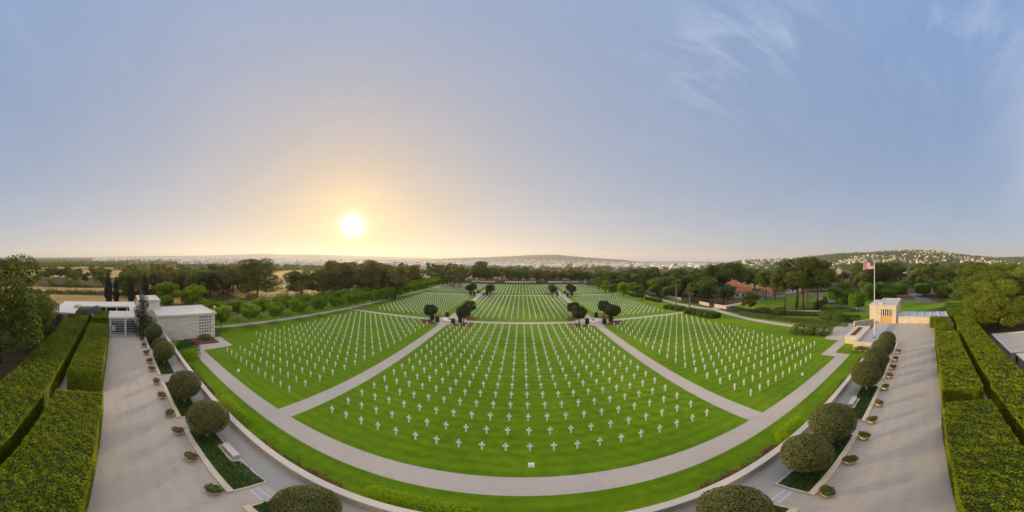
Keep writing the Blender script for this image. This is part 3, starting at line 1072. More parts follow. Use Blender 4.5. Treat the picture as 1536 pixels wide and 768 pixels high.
proto('broad', 'l_dark', 4, name='broadleaf_tree')
proto('broad', 'l_brown', 3, name='broadleaf_tree')
proto('broad', 'l_lime', 2, name='broadleaf_tree')
proto('gum', 'l_brown', 4, 'grey_bark', name='gum_tree')
proto('gum', 'l_dark', 2, 'grey_bark', name='gum_tree')
proto('pine', 'l_pine_dark', 3, 'pine_bark', name='pine_tree')
proto('bushy_pine', 'l_pine', 3, 'pine_bark', name='pine_tree')
proto('bushy_pine', 'l_pine_dark', 3, 'pine_bark', name='pine_tree')
proto('bushy_pine', 'l_pine_deep', 3, 'pine_bark', name='pine_tree', base=400)
proto('cypress', 'l_cypress', 2, name='cypress_tree')
proto('avenue', 'l_avenue', 4, 'limed_bark', name='avenue_tree')
proto('round', 'l_ficus', 4, 'bark', name='globe_tree')
proto('olive', 'l_olive', 2, 'grey_bark', name='olive_tree')
KH = dict(broad=12.2, gum=18.4, pine=18.2, bushy_pine=15.2, cypress=12.4, avenue=6.1, round=6.1, olive=5.3)


def tree(kind, leaf, x, y, h, label, group=None, wide=1.0, z=None, name=None, var=None):
    v = PROTO[kind, leaf]
    k = R.randrange(len(v)) if var is None else var % len(v)
    s = h / KH[kind]
    z = ground_z(x, y) if z is None else z
    rz = R.uniform(0, 2 * PI)
    if (kind, leaf, k) not in used_p:
        used_p.add((kind, leaf, k))
        o = v[k]; o.location = (x, y, z); o.rotation_euler = (0, 0, rz)
    else:
        o = dup(v[k], (x, y, z), rz)
    o.scale = (s * wide, s * wide, s)
    o['label'] = label
    if group:
        o['group'] = group
    elif 'group' in o:
        del o['group']
    if name:
        o.name = name
    return o


# avenue on the left: two rows of clipped trees beside the path
for row, x_off, y_off in (('front', 2.9, 0.0), ('back', -6.3, .55)):
    for i in range(21):
        y = 27.5 + 8.7 * i + y_off
        for (xa, ya), (xb, yb) in zip(left_path, left_path[1:] + [(-57.9, 230)]):
            if ya <= y <= yb:
                px_ = xa + (xb - xa) * (y - ya) / (yb - ya)
        tree('avenue', 'l_avenue', px_ + x_off, y, R.uniform(6.3, 6.9), f'clipped green avenue tree, {ordinal(i + 1)} of the {row} row counting from the chapel', f'avenue trees beside the left path', R.uniform(.92, 1.02), var=i + (2 if row == 'back' else 0))

# the four courts where the paths cross
for ci, (cx, cy) in enumerate(CCX):
    wh = ('near left', 'near right', 'far left', 'far right')[ci]
    structure('court_paving', MB().lathe(cx, cy, [(5.6, -.02), (5.6, Zp * 4)], 40), M['path'])
    t = thing('stone_basin', f'round pale stone basin in the {wh} crossing of the lawn paths', 'basin', (cx, cy, 0), group='round basins at the path crossings')
    part('rim', MB().lathe(cx, cy, [(2.75, 0), (2.75, .42), (2.3, .42), (2.3, .2)], 40, cap=False), M['limestone'], t)
    part('slab', MB().lathe(cx, cy, [(2.298, .1), (2.298, .34)], 40), M['white_paint'], t)
    part('bowl', MB().lathe(cx, cy, [(.5, .341), (.35, .5), (.7, .7), (.78, .78), (.6, .74)], 20), M['grey_metal'], t)
    for sx in (-1, 1):
        for sy in (-1, 1):
            q = f'{"front" if sy < 0 else "back"} {"left" if sx < 0 else "right"} corner'
            bx, by = cx + sx * 5.4, cy + sy * 4.3
            t = thing('mulch_bed', f'red-brown mulch bed in the {q} of the {wh} path crossing', 'planting bed', (bx, by, 0), group='mulch beds at the path crossings')
            b = MB()
            poly = [(bx - sx * 3.2, by + sy * 2.0), (bx + sx * 2.6, by + sy * 2.0), (bx + sx * 2.6, by - sy * 2.4), (bx + sx * .8, by - sy * 2.4), (bx - sx * 2.2, by + sy * .4)]
            if sx * sy < 0:
                poly = poly[::-1]
            b.prism(poly, -.02, .09)
            part('mulch', b, M['soil'], t)
            if (ci == 0 and sx < 0 and sy > 0):
                continue
            tx, ty = cx + sx * 5.4, cy + (-3.3 if sy < 0 else 5.6)
            tree('round', 'l_ficus', tx, ty, R.uniform(5.7, 6.5), f'dark globe tree in the {q} of the {wh} path crossing', 'globe trees at the path crossings', R.uniform(.98, 1.12), z=0, var=ci * 4 + sx + sy + 2)

cyl = thing('cylinder_shrub', 'x', 'shrub', (0, 0, 0), group='cylinder shrubs at the path crossings')
rg = np.random.default_rng(77)
n = 1800
a_ = rg.uniform(0, 2 * PI, n); zz = rg.uniform(0, 1.7, n); rr = .62 * rg.uniform(.86, 1.03, n)
P = np.stack([rr * np.cos(a_), rr * np.sin(a_), zz], 1); D = np.stack([np.cos(a_), np.sin(a_), 0 * a_], 1)
n2 = 500
q_ = .62 * np.sqrt(rg.uniform(0, 1, n2)); a2 = rg.uniform(0, 2 * PI, n2)
P = np.concatenate([P, np.stack([q_ * np.cos(a2), q_ * np.sin(a2), rg.uniform(1.6, 1.76, n2)], 1)])
D = np.concatenate([D, np.tile([0, 0, 1.], (n2, 1))])
link('foliage', leaves('foliage', P, D, .17, M['l_cover'], .65, .6), cyl)
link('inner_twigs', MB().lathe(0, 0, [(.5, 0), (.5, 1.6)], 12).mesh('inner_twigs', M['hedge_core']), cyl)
firstc = True
spots = [(-2.9, -3.6, 'front left'), (2.4, -4.3, 'front right'), (-2.2, 4.9, 'back left'), (2.6, 5.2, 'back right'), (-5.4, -1.4, 'left'), (4.0, -1.9, 'right')]
for ci, (cx, cy) in enumerate(CCX):
    wh = ('near left', 'near right', 'far left', 'far right')[ci]
    for dx, dy, q in spots:
        if ci % 2 and dx < -5:
            dx = -dx; q = 'right'; 
        if ci % 2 and q == 'right' and dx == 4.0:
            continue
        loc = (cx + dx, cy + dy, 0.05); lab = f'clipped dark cylinder shrub {q} of the basin at the {wh} crossing'
        if firstc:
            cyl.location = loc; cyl['label'] = lab; firstc = False
        else:
            dup(cyl, loc, R.uniform(0, 6), lab, None, (1, 1, R.uniform(.85, 1.1)))

# ================================================================== shrubs, borders
def shrub(name, label, x, y, blobs, leaf, n, size, group=None, z=0.0, cat='shrub', inner=.55, stuff=False):
    rg = np.random.default_rng(int(abs(x * 131 + y * 17)) + 3)
    P, D = blob_points(blobs, n, rg, inner if name not in ('clipped_shrub', 'bush') else .8)
    P, D = P[P[:, 2] > .02], D[P[:, 2] > .02]
    o = link(name, leaves(name, P, D, size, M[leaf], .6, .65, rg), None, (x, y, z))
    return tag(o, label, cat, group)


def mound(lx, ly, h, k, rg, rz=0.0):
    out_ = []
    for i in range(k):
        u, v = rg.uniform(-.5, .5), rg.uniform(-.5, .5)
        s = h * rg.uniform(.4, .62)
        px_, py_ = u * lx, v * ly
        out_.append((px_ * math.cos(rz) - py_ * math.sin(rz), px_ * math.sin(rz) + py_ * math.cos(rz), h * rg.uniform(.35, .55), s * 1.15, s * 1.15, s))
    return out_


rgm = np.random.default_rng(5)
SG = 'shrubs along the parapet'
def rowblob(l, w, h, rg):
    k = int(l / .6) + 1
    return [(-l / 2 + l * i / (k - 1), rg.normal(0, .05), h * .5, .62, w / 2, h * .52) for i in range(k)]
shrub('clipped_shrub', 'long bright green clipped shrub on the lawn strip at the bottom of the view', -5.3, 12.55, rowblob(5.6, 1.7, 1.5, rgm), 'l_bright', 9000, .13, SG)
shrub('clipped_shrub', 'long bright green clipped shrub behind the second ball tree on the left', -25.4, 12.3, rowblob(4.6, 1.5, 2.1, rgm), 'l_bright', 7500, .14, SG)
shrub('clipped_shrub', 'bright green shrub on the lawn strip behind the right ball trees', 21.3, 12.3, rowblob(3.0, 1.5, 2.0, rgm), 'l_bright', 5000, .14, SG)
shrub('clipped_shrub', 'low bright green shrub at the parapet right of the bottom middle', 6.8, 11.9, rowblob(3.0, .8, .9, rgm), 'l_bright', 2600, .12, SG)
shrub('border_shrub', 'dark green shrub by the left chapel wall', -50.5, 14.0, mound(5.0, 2.6, 2.2, 14, rgm), 'l_cover', 3800, .25, SG)
shrub('border_shrub', 'fresh green shrub beside the dark one by the chapel', -47.2, 13.5, mound(3.0, 2.0, 1.9, 10, rgm), 'l_bright', 2800, .22, SG)
shrub('border_shrub', 'yellow green shrub against the left parapet near the chapel', -47.0, 11.9, mound(6.0, .8, 1.0, 14, rgm), 'l_yellow', 2600, .2, SG)
bcount = {}
for x, w, leaf, col in [(-11.2, 1.6, 'l_red', 'wine red'), (-12.9, 1.5, 'l_red', 'wine red'), (-15.6, 2.6, 'l_bush', 'brownish'), (-18.6, 2.4, 'l_yellow', 'yellowish'), (-33.0, 3.0, 'l_red', 'wine red'), (-36.5, 3.0, 'l_bush', 'brownish'), (-40.5, 3.0, 'l_bush', 'brownish'),
                        (10.9, 1.3, 'l_red', 'wine red'), (13.3, 1.8, 'l_red', 'wine red'), (15.2, 1.6, 'l_bush', 'brownish'), (17.4, 2.0, 'l_red', 'wine red'), (27.5, 3.2, 'l_bush', 'brownish'), (32.0, 3.6, 'l_yellow', 'yellowish'), (36.5, 3.2, 'l_bush', 'brownish'), (42.0, 4.0, 'l_yellow', 'yellowish'), (47.0, 4.0, 'l_bush', 'brownish')]:
    side = 'left' if x < 0 else 'right'
    bcount[side] = bcount.get(side, 0) + 1
    shrub('border_plant', f'low {col} border plant at the {side} parapet, {ordinal(bcount[side])} of that side from the middle', x, 12.0, mound(w, .6, .95, int(w * 9), rgm), leaf, int(620 * w), .13, 'low plants at the foot of the parapet', cat='plant')

# ================================================================== chapel and colonnade on the left
t = thing('chapel', 'pale stone chapel with a flat white roof and a pierced screen of square openings', 'chapel', (-65, 17, 0))
b = MB()
X1, YA, YB, ZT = -58.9, 9.3, 23.5, 6.0
g0, g1 = 19.3, 22.6
b.box(-70.0, X1 - .45, YA, YB, 0, ZT)
b.box(X1 - .448, X1, YA, g0, 0, ZT)
b.box(X1 - .448, X1, g1, YB, 0, ZT)
b.box(X1 - .448, X1, g0 + .002, g1 - .002, 0, 1.35)
b.box(X1 - .448, X1, g0 + .002, g1 - .002, 5.75, ZT)
part('wall', b, M['limestone'], t)
b = MB()
cols, rows = 5, 6
cw, rh = (g1 - g0) / cols, (5.75 - 1.35) / rows
for i in range(cols + 1):
    y = g0 + i * cw
    b.box(X1 - .12, X1 - .03, max(g0 + .004, y - .14), min(g1 - .004, y + .14), 1.352, 5.748)
for j in range(rows + 1):
    z = 1.35 + j * rh
    b.box(X1 - .118, X1 - .033, g0 + .004, g1 - .004, max(1.353, z - .17), min(5.747, z + .17))
part('pierced_screen', b, M['limestone'], t)
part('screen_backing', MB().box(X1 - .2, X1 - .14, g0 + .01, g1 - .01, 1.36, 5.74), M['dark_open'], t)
r_ = part('roof', MB().box(-70.3, X1 + .35, YA - .3, YB + .35, 6.002, 6.38), M['roof_white'], t)
b = MB()
b.box(-70.2, X1 + .25, YA - .2, YA + .1, 6.382, 6.5); b.box(-70.2, X1 + .25, YB - .05, YB + .25, 6.382, 6.5)
b.box(X1 - .05, X1 + .25, YA + .102, YB - .052, 6.382, 6.5); b.box(-70.2, -69.9, YA + .102, YB - .052, 6.382, 6.5)
part('roof_edge', b, M['coping'], t, sub=r_)
b = MB().box(-74.9, -66.3, 5.6, 11.0, 0, 8.7)
tw = part('tower', b, M['limestone'], t)
b = MB().box(-75.1, -66.1, 5.4, 11.2, 8.702, 9.0)
part('tower_cap', b, M['roof_white'], t, sub=tw)

t = thing('floodlight', 'white floodlight on a short mast at the corner of the chapel roof', 'lamp', (X1 - .1, YB - .1, 6.38))
x, y = X1 - .1, YB - .1
part('mast', MB().tube([(x, y, 6.5), (x, y, 7.7)], [.05, .04], 8), M['metal'], t)
part('lamp_head', MB().obox(x, y, .5, .5, .3, 7.7, 8.0), M['metal'], t)

t = thing('colonnade', 'low white colonnade with flat roofs round a court at the left end of the terrace', 'colonnade', (-72, -2, TZ))
fr = part('front_roof', MB().box(-68.6, -60.9, -2.1, 5.35, 5.25, 5.7), M['roof_white'], t)
part('rear_roof', MB().box(-85.2, -76.8, -11.38, 5.5, 5.0, 5.4), M['roof_white'], t)
part('wing_roof', MB().box(-85.2, -67.0, -17.6, -11.4, 4.9, 5.3), M['roof_white'], t)
part('link_roof', MB().box(-76.78, -68.62, 3.4, 5.5, 4.95, 5.35), M['roof_white'], t)
for y in (-1.75, 1.9, 5.0):
    part('column', MB().box(-61.5, -61.1, y - .2, y + .2, TZ, 5.248), M['white_paint'], t)
for y in (-6.6, -3.4, -.2, 2.9):
    part('column', MB().box(-77.4, -77.0, y - .18, y + .18, TZ, 4.998), M['white_paint'], t)
for x in (-70.5, -75, -79.5):
    part('column', MB().box(x - .2, x + .2, -11.95, -11.55, TZ, 4.898), M['white_paint'], t)
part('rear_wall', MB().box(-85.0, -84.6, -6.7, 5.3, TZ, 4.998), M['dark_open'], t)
part('wing_wall', MB().box(-85.0, -67.2, -17.4, -17.0, 0, 4.898), M['limestone'], t)
for k in range(6):
    st = part('step', MB().box(-63.4 - 1.35 * (k + 1), -63.4 - 1.35 * k, -1.5, 4.7, TZ, TZ + .30 * (k + 1)), M['dark_step'], t)
    part('nosing', MB().box(-63.52 - 1.35 * k, -63.36 - 1.35 * k, -1.5, 4.7, TZ + .30 * (k + 1) - .1, TZ + .30 * (k + 1) + .02), M['white_paint'], t, sub=st)
part('landing', MB().box(-63.3, -61.52, -1.5, 4.7, TZ, TZ + .06), M['coping'], t)
part('notice_panel', MB().box(-62.9, -62.8, -1.4, -.55, TZ + .9, TZ + 2.3), M['white_paint'], t)
part('side_wall', MB().box(-69.0, -61.6, 4.9, 5.2, TZ, 5.248), M['white_paint'], t)

t = thing('mulch_bed', 'red-brown mulch bed with grasses at the foot of the chapel screen', 'planting bed', (-56.6, 19.6, 0))
part('mulch', MB().prism([(-58.88, 15.5), (-54.3, 15.5), (-54.3, 22.75), (-58.88, 22.75)], -.02, .1), M['soil'], t)
shrub('border_shrub', 'pale green grass clump in front of the chapel screen', -57.4, 20.6, mound(1.4, 3.0, 1.2, 10, rgm), 'l_bush', 1500, .22, SG, .08)
rg = np.random.default_rng(4)
bl = [(rg.normal(0, .5), rg.normal(0, .5), 1 + k * .42, 1.75 * (1 - k / 27) + .25, 1.75 * (1 - k / 27) + .25, 1.0) for k in range(24)]
bl = [(b_[0] * 1.2, b_[1] * 1.2, *b_[2:]) for b_ in bl]
t = thing('conifer_tree', 'tall blue green tree between the colonnade and the chapel', 'tree', (-60.9, 6.1, TZ))
P, D = blob_points(bl, 6500, rg, .5)
link('crown', leaves('crown', P, D, .3, M['l_chapel'], .5, .8, rg), t)
link('trunk', MB().tube([(0, 0, -.1), (0, 0, 4), (0, 0, 10)], [.22, .16, .04], 8).mesh('trunk', M['bark']), t)
tree('olive', 'l_olive', -73.8, -8.6, 5.6, 'silver olive tree in the court of the colonnade', None, 1.35, TZ, var=0)

# ================================================================== pavilion, flag court, right end
t = thing('flag_terrace', 'ochre stone flag platform with grey floor and low walls, right end of the lawn', 'platform', (60, 13.5, 0))
b = MB()
b.box(53.3, 54.0, 11.3, 15.5, 0, 1.87)
b.box(54.002, 68.8, 15.0, 15.5, 0, 1.87)
part('wall', b, M['ochre'], t)
b = MB()
b.box(53.2, 54.1, 11.2, 15.6, 1.872, 1.98)
b.box(54.102, 68.9, 14.9, 15.6, 1.872, 1.98)
part('coping', b, M['coping'], t)
part('floor', MB().box(54.002, 78, 10.9, 14.998, 0, TZ + .02), M['roof_grey'], t)
t = thing('planter', 'long ochre stone planter with orange blooms outside the flag platform', 'planter', (63, 17.2, 0))
b = MB()
b.box(57.6, 58.2, 15.8, 18.7, 0, 1.75); b.box(68.0, 68.6, 15.8, 18.7, 0, 1.75)
b.box(58.202, 67.998, 15.8, 16.4, 0, 1.75); b.box(58.202, 67.998, 18.1, 18.7, 0, 1.75)
part('wall', b, M['ochre'], t)
b = MB()
b.box(57.5, 58.9, 15.7, 18.8, 1.752, 1.85); b.box(67.3, 68.7, 15.7, 18.8, 1.752, 1.85)
b.box(58.902, 67.298, 15.7, 16.6, 1.752, 1.85); b.box(58.902, 67.298, 17.9, 18.8, 1.752, 1.85)
part('coping', b, M['coping'], t)
part('soil', MB().box(58.3, 67.9, 16.45, 18.05, .1, 1.6), M['soil'], t)
P, D = blob_points([(q[0] + 0, q[1], q[2] + 1.5, *q[3:]) for q in mound(8.0, .9, .5, 26, rgm)], 1700, rgm, .5)
link('blooms', leaves('blooms', P, D, .2, M['l_flower'], .6, .6), t)
for i in t.children:
    if i.name.startswith('blooms'):
        i.location = (0, 0, 0)
P2, D2 = blob_points([(q[0] + 0, q[1], q[2] + 1.45, *q[3:]) for q in mound(8.4, 1.0, .45, 22, rgm)], 1500, rgm, .5)
link('foliage', leaves('foliage', P2, D2, .2, M['l_bright'], .6, .6), t)
tag(link('shrub', leaves('shrub', *blob_points(mound(1.6, 3.4, 1.0, 16, rgm), 1500, rgm, .3), .2, M['l_brown'], .4, .9), None, (52.6, 13.2, .35)), 'twiggy brown shrub climbing the end wall of the flag platform', 'shrub')

FX, FY = 61.3, 12.4
t = thing('flagpole', 'tall slim white flagpole rising from the flag platform', 'flagpole', (FX, FY, TZ + .02))
part('base', MB().lathe(FX, FY, [(.55, TZ + .02), (.5, TZ + .2), (.22, TZ + .3), (.16, TZ + .5)], 20), M['grey_metal'], t)
part('pole', MB().tube([(FX, FY, TZ + .3), (FX, FY, 10), (FX, FY, 20.0)], [.12, .10, .075], 12), M['metal'], t)
part('finial', MB().lathe(FX, FY, [(.02, 20.0), (.13, 20.07), (.18, 20.2), (.13, 20.33), (.02, 20.4)], 14), M['gold'], t)
# the flag blows away from the pole, thirteen stripes and a blue canton of stars
fl = MB()
nx, ny, LX, HY = 26, 13, 2.7, 1.6
ux, uy = -.19, .98
tip = Vector((ux, uy, 0)).normalized()
nrm_ = Vector((-tip.y, tip.x, 0))
def fpt(i, j, dn=0.0):
    u, v = i / nx, j / ny
    p_ = Vector((FX, FY, 0)) + tip * (.13 + LX * u * .97) + nrm_ * (.16 * math.sin(u * 7.5 + v * 1.1) * u + dn)
    return (p_.x, p_.y, 19.75 - HY * v - .35 * u * u - .05 * math.sin(u * 6))
for i in range(nx):
    for j in range(ny):
        mi = 2 if (i < 10 and j < 7) else (0 if j % 2 == 0 else 1)
        fl.add([fpt(i, j), fpt(i + 1, j), fpt(i + 1, j + 1), fpt(i, j + 1)], [(0, 1, 2, 3)], mi)
for r in range(9):
    for c in range(6 if r % 2 == 0 else 5):
        u0 = (.9 + c * 1.62 + (.81 if r % 2 else 0)); v0 = .55 + r * .72
        for sg in (-1, 1):
            pts_ = []
            for k in range(10):
                rr_ = .34 if k % 2 == 0 else .14
                an = -PI / 2 + k * PI / 5
                pts_.append(fpt(u0 + rr_ * math.cos(an) * 1.3, v0 + rr_ * math.sin(an), sg * .012))
            fl.add(pts_, [tuple(range(10))], 1)
o = link('flag', fl.mesh('flag', [M['flag_red'], M['flag_white'], M['flag_blue']], (FX, FY, 18.8)), None, (FX, FY, 18.8))
tag(o, 'red and white striped flag with a starred blue corner flying from the pole', 'flag')

t = thing('pavilion', 'small ochre stone pavilion with a flat grey roof, barred window and wood panel', 'pavilion', (83, 13, TZ))
PX, PA, PB, PZ = 77.4, 9.0, 15.2, 6.2
w0, w1 = 10.2, 13.6
b = MB()
b.box(PX + .4, 92, PA, PB, 0, PZ)
b.box(PX, PX + .398, PA, w0, 0, PZ)
b.box(PX, PX + .398, w1, PB, 0, PZ)
b.box(PX, PX + .398, w0 + .002, w1 - .002, 5.2, PZ)
b.box(PX, PX + .398, w0 + .002, w1 - .002, 0, TZ + .1)
b.box(81, 92, PB + .002, 18.0, 0, PZ - .6)
part('wall', b, M['ochre'], t)
part('wood_panel', MB().box(PX + .12, PX + .34, w0 + .01, w1 - .01, TZ + .102, 3.2), M['wood'], t)
part('window_opening', MB().box(PX + .3, PX + .38, w0 + .01, w1 - .01, 3.2, 5.18), M['dark_open'], t)
for k in range(5):
    y = w0 + .38 + k * (w1 - w0 - .76) / 4
    part('window_bar', MB().box(PX + .08, PX + .26, y - .11, y + .11, 3.21, 5.17), M['limestone'], t)
part('roof', MB().box(PX - .15, 92.2, PA - .15, PB + .15, PZ + .002, PZ + .22), M['roof_grey'], t)
b = MB()
b.box(PX - .15, PX + .2, PA - .15, PB + .15, PZ + .222, PZ + .42); b.box(91.8, 92.2, PA - .15, PB + .15, PZ + .222, PZ + .42)
b.box(PX + .202, 91.798, PA - .15, PA + .2, PZ + .222, PZ + .42); b.box(PX + .202, 91.798, PB - .2, PB + .15, PZ + .222, PZ + .42)
part('parapet', b, M['coping'], t)
part('wing_roof', MB().box(80.8, 92.2, PB + .16, 18.2, PZ - .598, PZ - .3), M['roof_grey'], t)
part('roof_box', MB().box(78.4, 80.2, 13.2, 14.6, PZ + .222, PZ + .9), M['ochre'], t)

t = thing('retaining_wall', 'ochre retaining wall across the right end of the gravel walk beside the pavilion', 'wall', (78, 4, TZ))
part('wall', MB().box(77.9, 78.5, -1.1, 8.98, 0, 2.75), M['ochre'], t)
part('coping', MB().box(77.8, 78.7, -1.2, 8.98, 2.752, 2.9), M['coping'], t)
t = thing('upper_court', 'raised blue grey paved court with white dividing strips behind the ochre wall', 'court', (83, 1, 0))
part('slab', MB().box(78.51, 87.5, -7.0, 8.98, 0, 2.70), M['ochre'], t)
for k in range(6):
    ya = -6.6 + k * 2.6
    part('paving_panel', MB().box(78.8, 87.2, ya + .12, ya + 2.46, 2.702, 2.76), M['blue_tile'], t)
    part('divider', MB().box(78.75, 87.2, ya - .12, ya + .10, 2.702, 2.92), M['white_paint'], t)
part('cross_strip', MB().box(82.9, 83.1, -6.6, 8.9, 2.77, 2.80), M['white_paint'], t)
t = thing('brick_wall', 'short ochre wall running back from the flag court to the pavilion', 'wall', (75, 18, 0))
b = MB()
A_, B_ = Vector((72.7, 20.8)), Vector((77.6, 15.9))
d_ = (B_ - A_).normalized()
b.obox((A_.x + B_.x) / 2, (A_.y + B_.y) / 2, math.atan2(d_.y, d_.x), (B_ - A_).length, .5, 0, 2.0)
part('wall', b, M['ochre'], t)

# flat roofed hut behind the right hedge
t = thing('hut', 'low concrete service hut with a stained flat roof behind the right hedge', 'hut', (46, -17, 0))
b = MB()
b.box(42.9, 55.9, -26, -14.7, 0, 3.0)
b.box(38.9, 42.898, -26, -15.8, 0, 2.7)
part('wall', b, M['concrete'], t)
rf = part('roof', MB().box(43.1, 55.7, -25.8, -14.9, 3.002, 3.06), M['concrete'], t)
b = MB()
b.box(42.8, 56.0, -14.95, -14.6, 3.002, 3.25); b.box(42.8, 43.15, -26, -14.952, 3.002, 3.25); b.box(55.65, 56.0, -26, -14.952, 3.002, 3.25)
part('roof_edge', b, M['coping'], t, sub=rf)
part('lower_roof', MB().box(38.7, 42.79, -26, -15.5, 2.702, 2.95), M['coping'], t)
part('window', MB().box(42.3, 42.9, -15.69, -15.6, 1.2, 2.4), M['window'], t)
# ================================================================== right side: walls, bushes, palms, houses, topiary
wn_ = ['farthest', 'second farthest', 'middle', 'second nearest', 'nearest']
for i, (a_, b__) in enumerate([((73.7, 141), (73.6, 128)), ((73.1, 118), (74.4, 104)), ((75.2, 91), (74.7, 83.5)), ((75.0, 80.4), (75.4, 73.6)), ((77, 66), (88, 38))]):
    A_, B_ = Vector(a_), Vector(b__)
    d_ = (B_ - A_).normalized()
    c_ = (A_ + B_) / 2
    t = thing('boundary_wall', f'low ochre boundary wall beside the right path, the {wn_[i]} stretch', 'wall', (c_.x, c_.y, 0), group='ochre boundary walls on the right')
    part('wall', MB().obox(c_.x, c_.y, math.atan2(d_.y, d_.x), (B_ - A_).length, .4, 0, 1.25), M['ochre'], t)
    part('coping', MB().obox(c_.x, c_.y, math.atan2(d_.y, d_.x), (B_ - A_).length + .1, .5, 1.252, 1.38), M['coping'], t)
t = thing('gate_opening', 'dark gateway with a black gate between two ochre wall stretches', 'gate', (76.5, 82, 0))
part('gate', MB().obox(77.2, 82.0, 1.2, 3.2, .12, 0, 1.3), M['dark_open'], t)

BG = 'mixed border bushes by the right path'
for x, y, l, w, h, rz, lab in [(58.6, 86.6, 9, 4, 2.0, -1.2, 'mixed flowering bush at the foot of the taller palm'), (59.8, 71.5, 17, 4.5, 2.3, -1.45, 'long mixed bush below the shorter palm'),
                               (62.3, 29.5, 10, 3.2, 3.2, -1.35, 'broad leafy clump alone on the right lawn'), (62.5, 110, 12, 3, 1.8, -1.5, 'low mixed bush farther up the right path'),
                               (61.0, 128, 14, 3, 1.8, -1.5, 'low dusky bush far up the right path'), (58.0, 196, 15, 4, 3.0, -.2, 'dark mounded bush at the far right corner of the lawn')]:
    shrub('bush', lab, x, y, mound(l * .85, w * .8, h * .78, int(l * 3.4), rgm, rz), 'l_bush' if h != 3.0 else 'l_dark', int(l * w * 260), .3, BG, cat='bush')
BH = 'clipped low hedges right of the lawn'
def poly_hedge(lab, pts, w, h, leaf='l_cover', n=70):
    rg = np.random.default_rng(len(lab))
    P, D = [], []
    for (xa, ya), (xb, yb) in zip(pts, pts[1:]):
        L = math.hypot(xb - xa, yb - ya)
        k = int(L * (w + 2 * h) * n / 2)
        u = rg.uniform(0, 1, k); dx, dy = (xb - xa) / L, (yb - ya) / L
        s = rg.uniform(-1, 1, k); top = rg.uniform(0, 1, k) < w / (w + 2 * h)
        off = np.where(top, s * w / 2, np.sign(s) * w / 2 * rg.uniform(.85, 1.02, k))
        z = np.where(top, h * rg.uniform(.88, 1.03, k), h * rg.uniform(0, 1, k))
        P.append(np.stack([xa + (xb - xa) * u - dy * off, ya + (yb - ya) * u + dx * off, z], 1))
        D.append(np.stack([np.where(top, 0, -dy * np.sign(s)), np.where(top, 0, dx * np.sign(s)), np.where(top, 1., .15)], 1))
    x, y = pts[len(pts) // 2]
    P = np.concatenate(P) - np.array([x, y, 0])
    return tag(link('hedge', leaves('hedge', P, np.concatenate(D), .32, M[leaf], .6, .6, rg), None, (x, y, 0)), lab, 'hedge', BH)
poly_hedge('dark low hedge along the ochre boundary wall, near stretch', [(74.5, 70), (76, 62), (80, 48), (86, 35)], 1.3, 1.5)
poly_hedge('green low hedge between the lawn path and the boundary wall', [(70.5, 62), (72.0, 48), (73.5, 36), (73.5, 23)], 1.4, 1.3, 'l_bush')
poly_hedge('tall dark hedge curving up to the clipped trees', [(88, 34), (95, 42), (100, 46), (112, 46), (121, 50)], 1.8, 2.0)
poly_hedge('dark hedge beside the pavilion', [(79.5, 27), (80.5, 21)], 2.2, 2.2)
poly_hedge('low dark hedge under the far clipped trees', [(142, 2), (141, -12), (139, -25)], 1.8, 1.7)
poly_hedge('dark clipped hedge across the far end of the lawn', [(-55, 207.5), (-20, 208), (20, 208.5), (52, 208)], 1.8, 1.3)
for i, (xa, xb, y) in enumerate([(-42, -22, 214), (-14, 12, 215), (22, 56, 216)]):
    t = thing('far_wall', f'low pale wall behind the far hedge, {("left", "middle", "right")[i]} stretch', 'wall', ((xa + xb) / 2, y, 0), group='pale walls at the far end')
    part('wall', MB().box(xa, xb, y - .2, y + .2, -.1, 1.9), M['coping'], t)
for x, y, h, lab in [(79.5, 27.5, 3.0, 'round green bush left of the pavilion'), (82, 33, 3.0, 'dark round bush on the slope left of the pavilion'), (78.5, 58, 2.4, 'low green bush by the boundary wall under the pines'), (81, 52, 2.6, 'dark green bush at the foot of the leaning pine')]:
    shrub('bush', lab, x, y, mound(4.4, 3.0, h * .8, 14, rgm), 'l_dark', 3400, .32, BG, cat='bush')


def palm(x, y, h, lab):
    rg = np.random.default_rng(int(h * 10))
    t = thing('palm_tree', lab, 'palm', (x, y, 0), group='palms by the right path')
    part('trunk', MB().tube([(x, y, -.2), (x + .15, y, h * .4), (x + .1, y, h * .86)], [.34, .26, .22], 10), M['grey_bark'], t)
    P, D = [], []
    for k in range(46):
        a = rg.uniform(0, 2 * PI); up = rg.uniform(-.5, 1.2)
        Lf = rg.uniform(1.9, 2.6)
        for s in np.linspace(.25, 1, 16):
            r = Lf * s * math.cos(up * .7) * .95
            z = h * .87 + Lf * s * math.sin(up * .9) - 1.1 * s * s
            for sd in (-1, 1):
                o_ = sd * .16 * (1.1 - s)
                P.append((r * math.cos(a) - o_ * math.sin(a), r * math.sin(a) + o_ * math.cos(a), z)); D.append((-math.sin(a) * sd * .4, math.cos(a) * sd * .4, 1))
    link('crown', leaves('crown', np.array(P), np.array(D), .45, M['l_palm'], .3, .5, rg), t)
palm(60.7, 88.6, 12.6, 'taller palm with a bare trunk beside the right path')
palm(60.9, 79.7, 9.6, 'shorter palm with a bare trunk at the path corner')


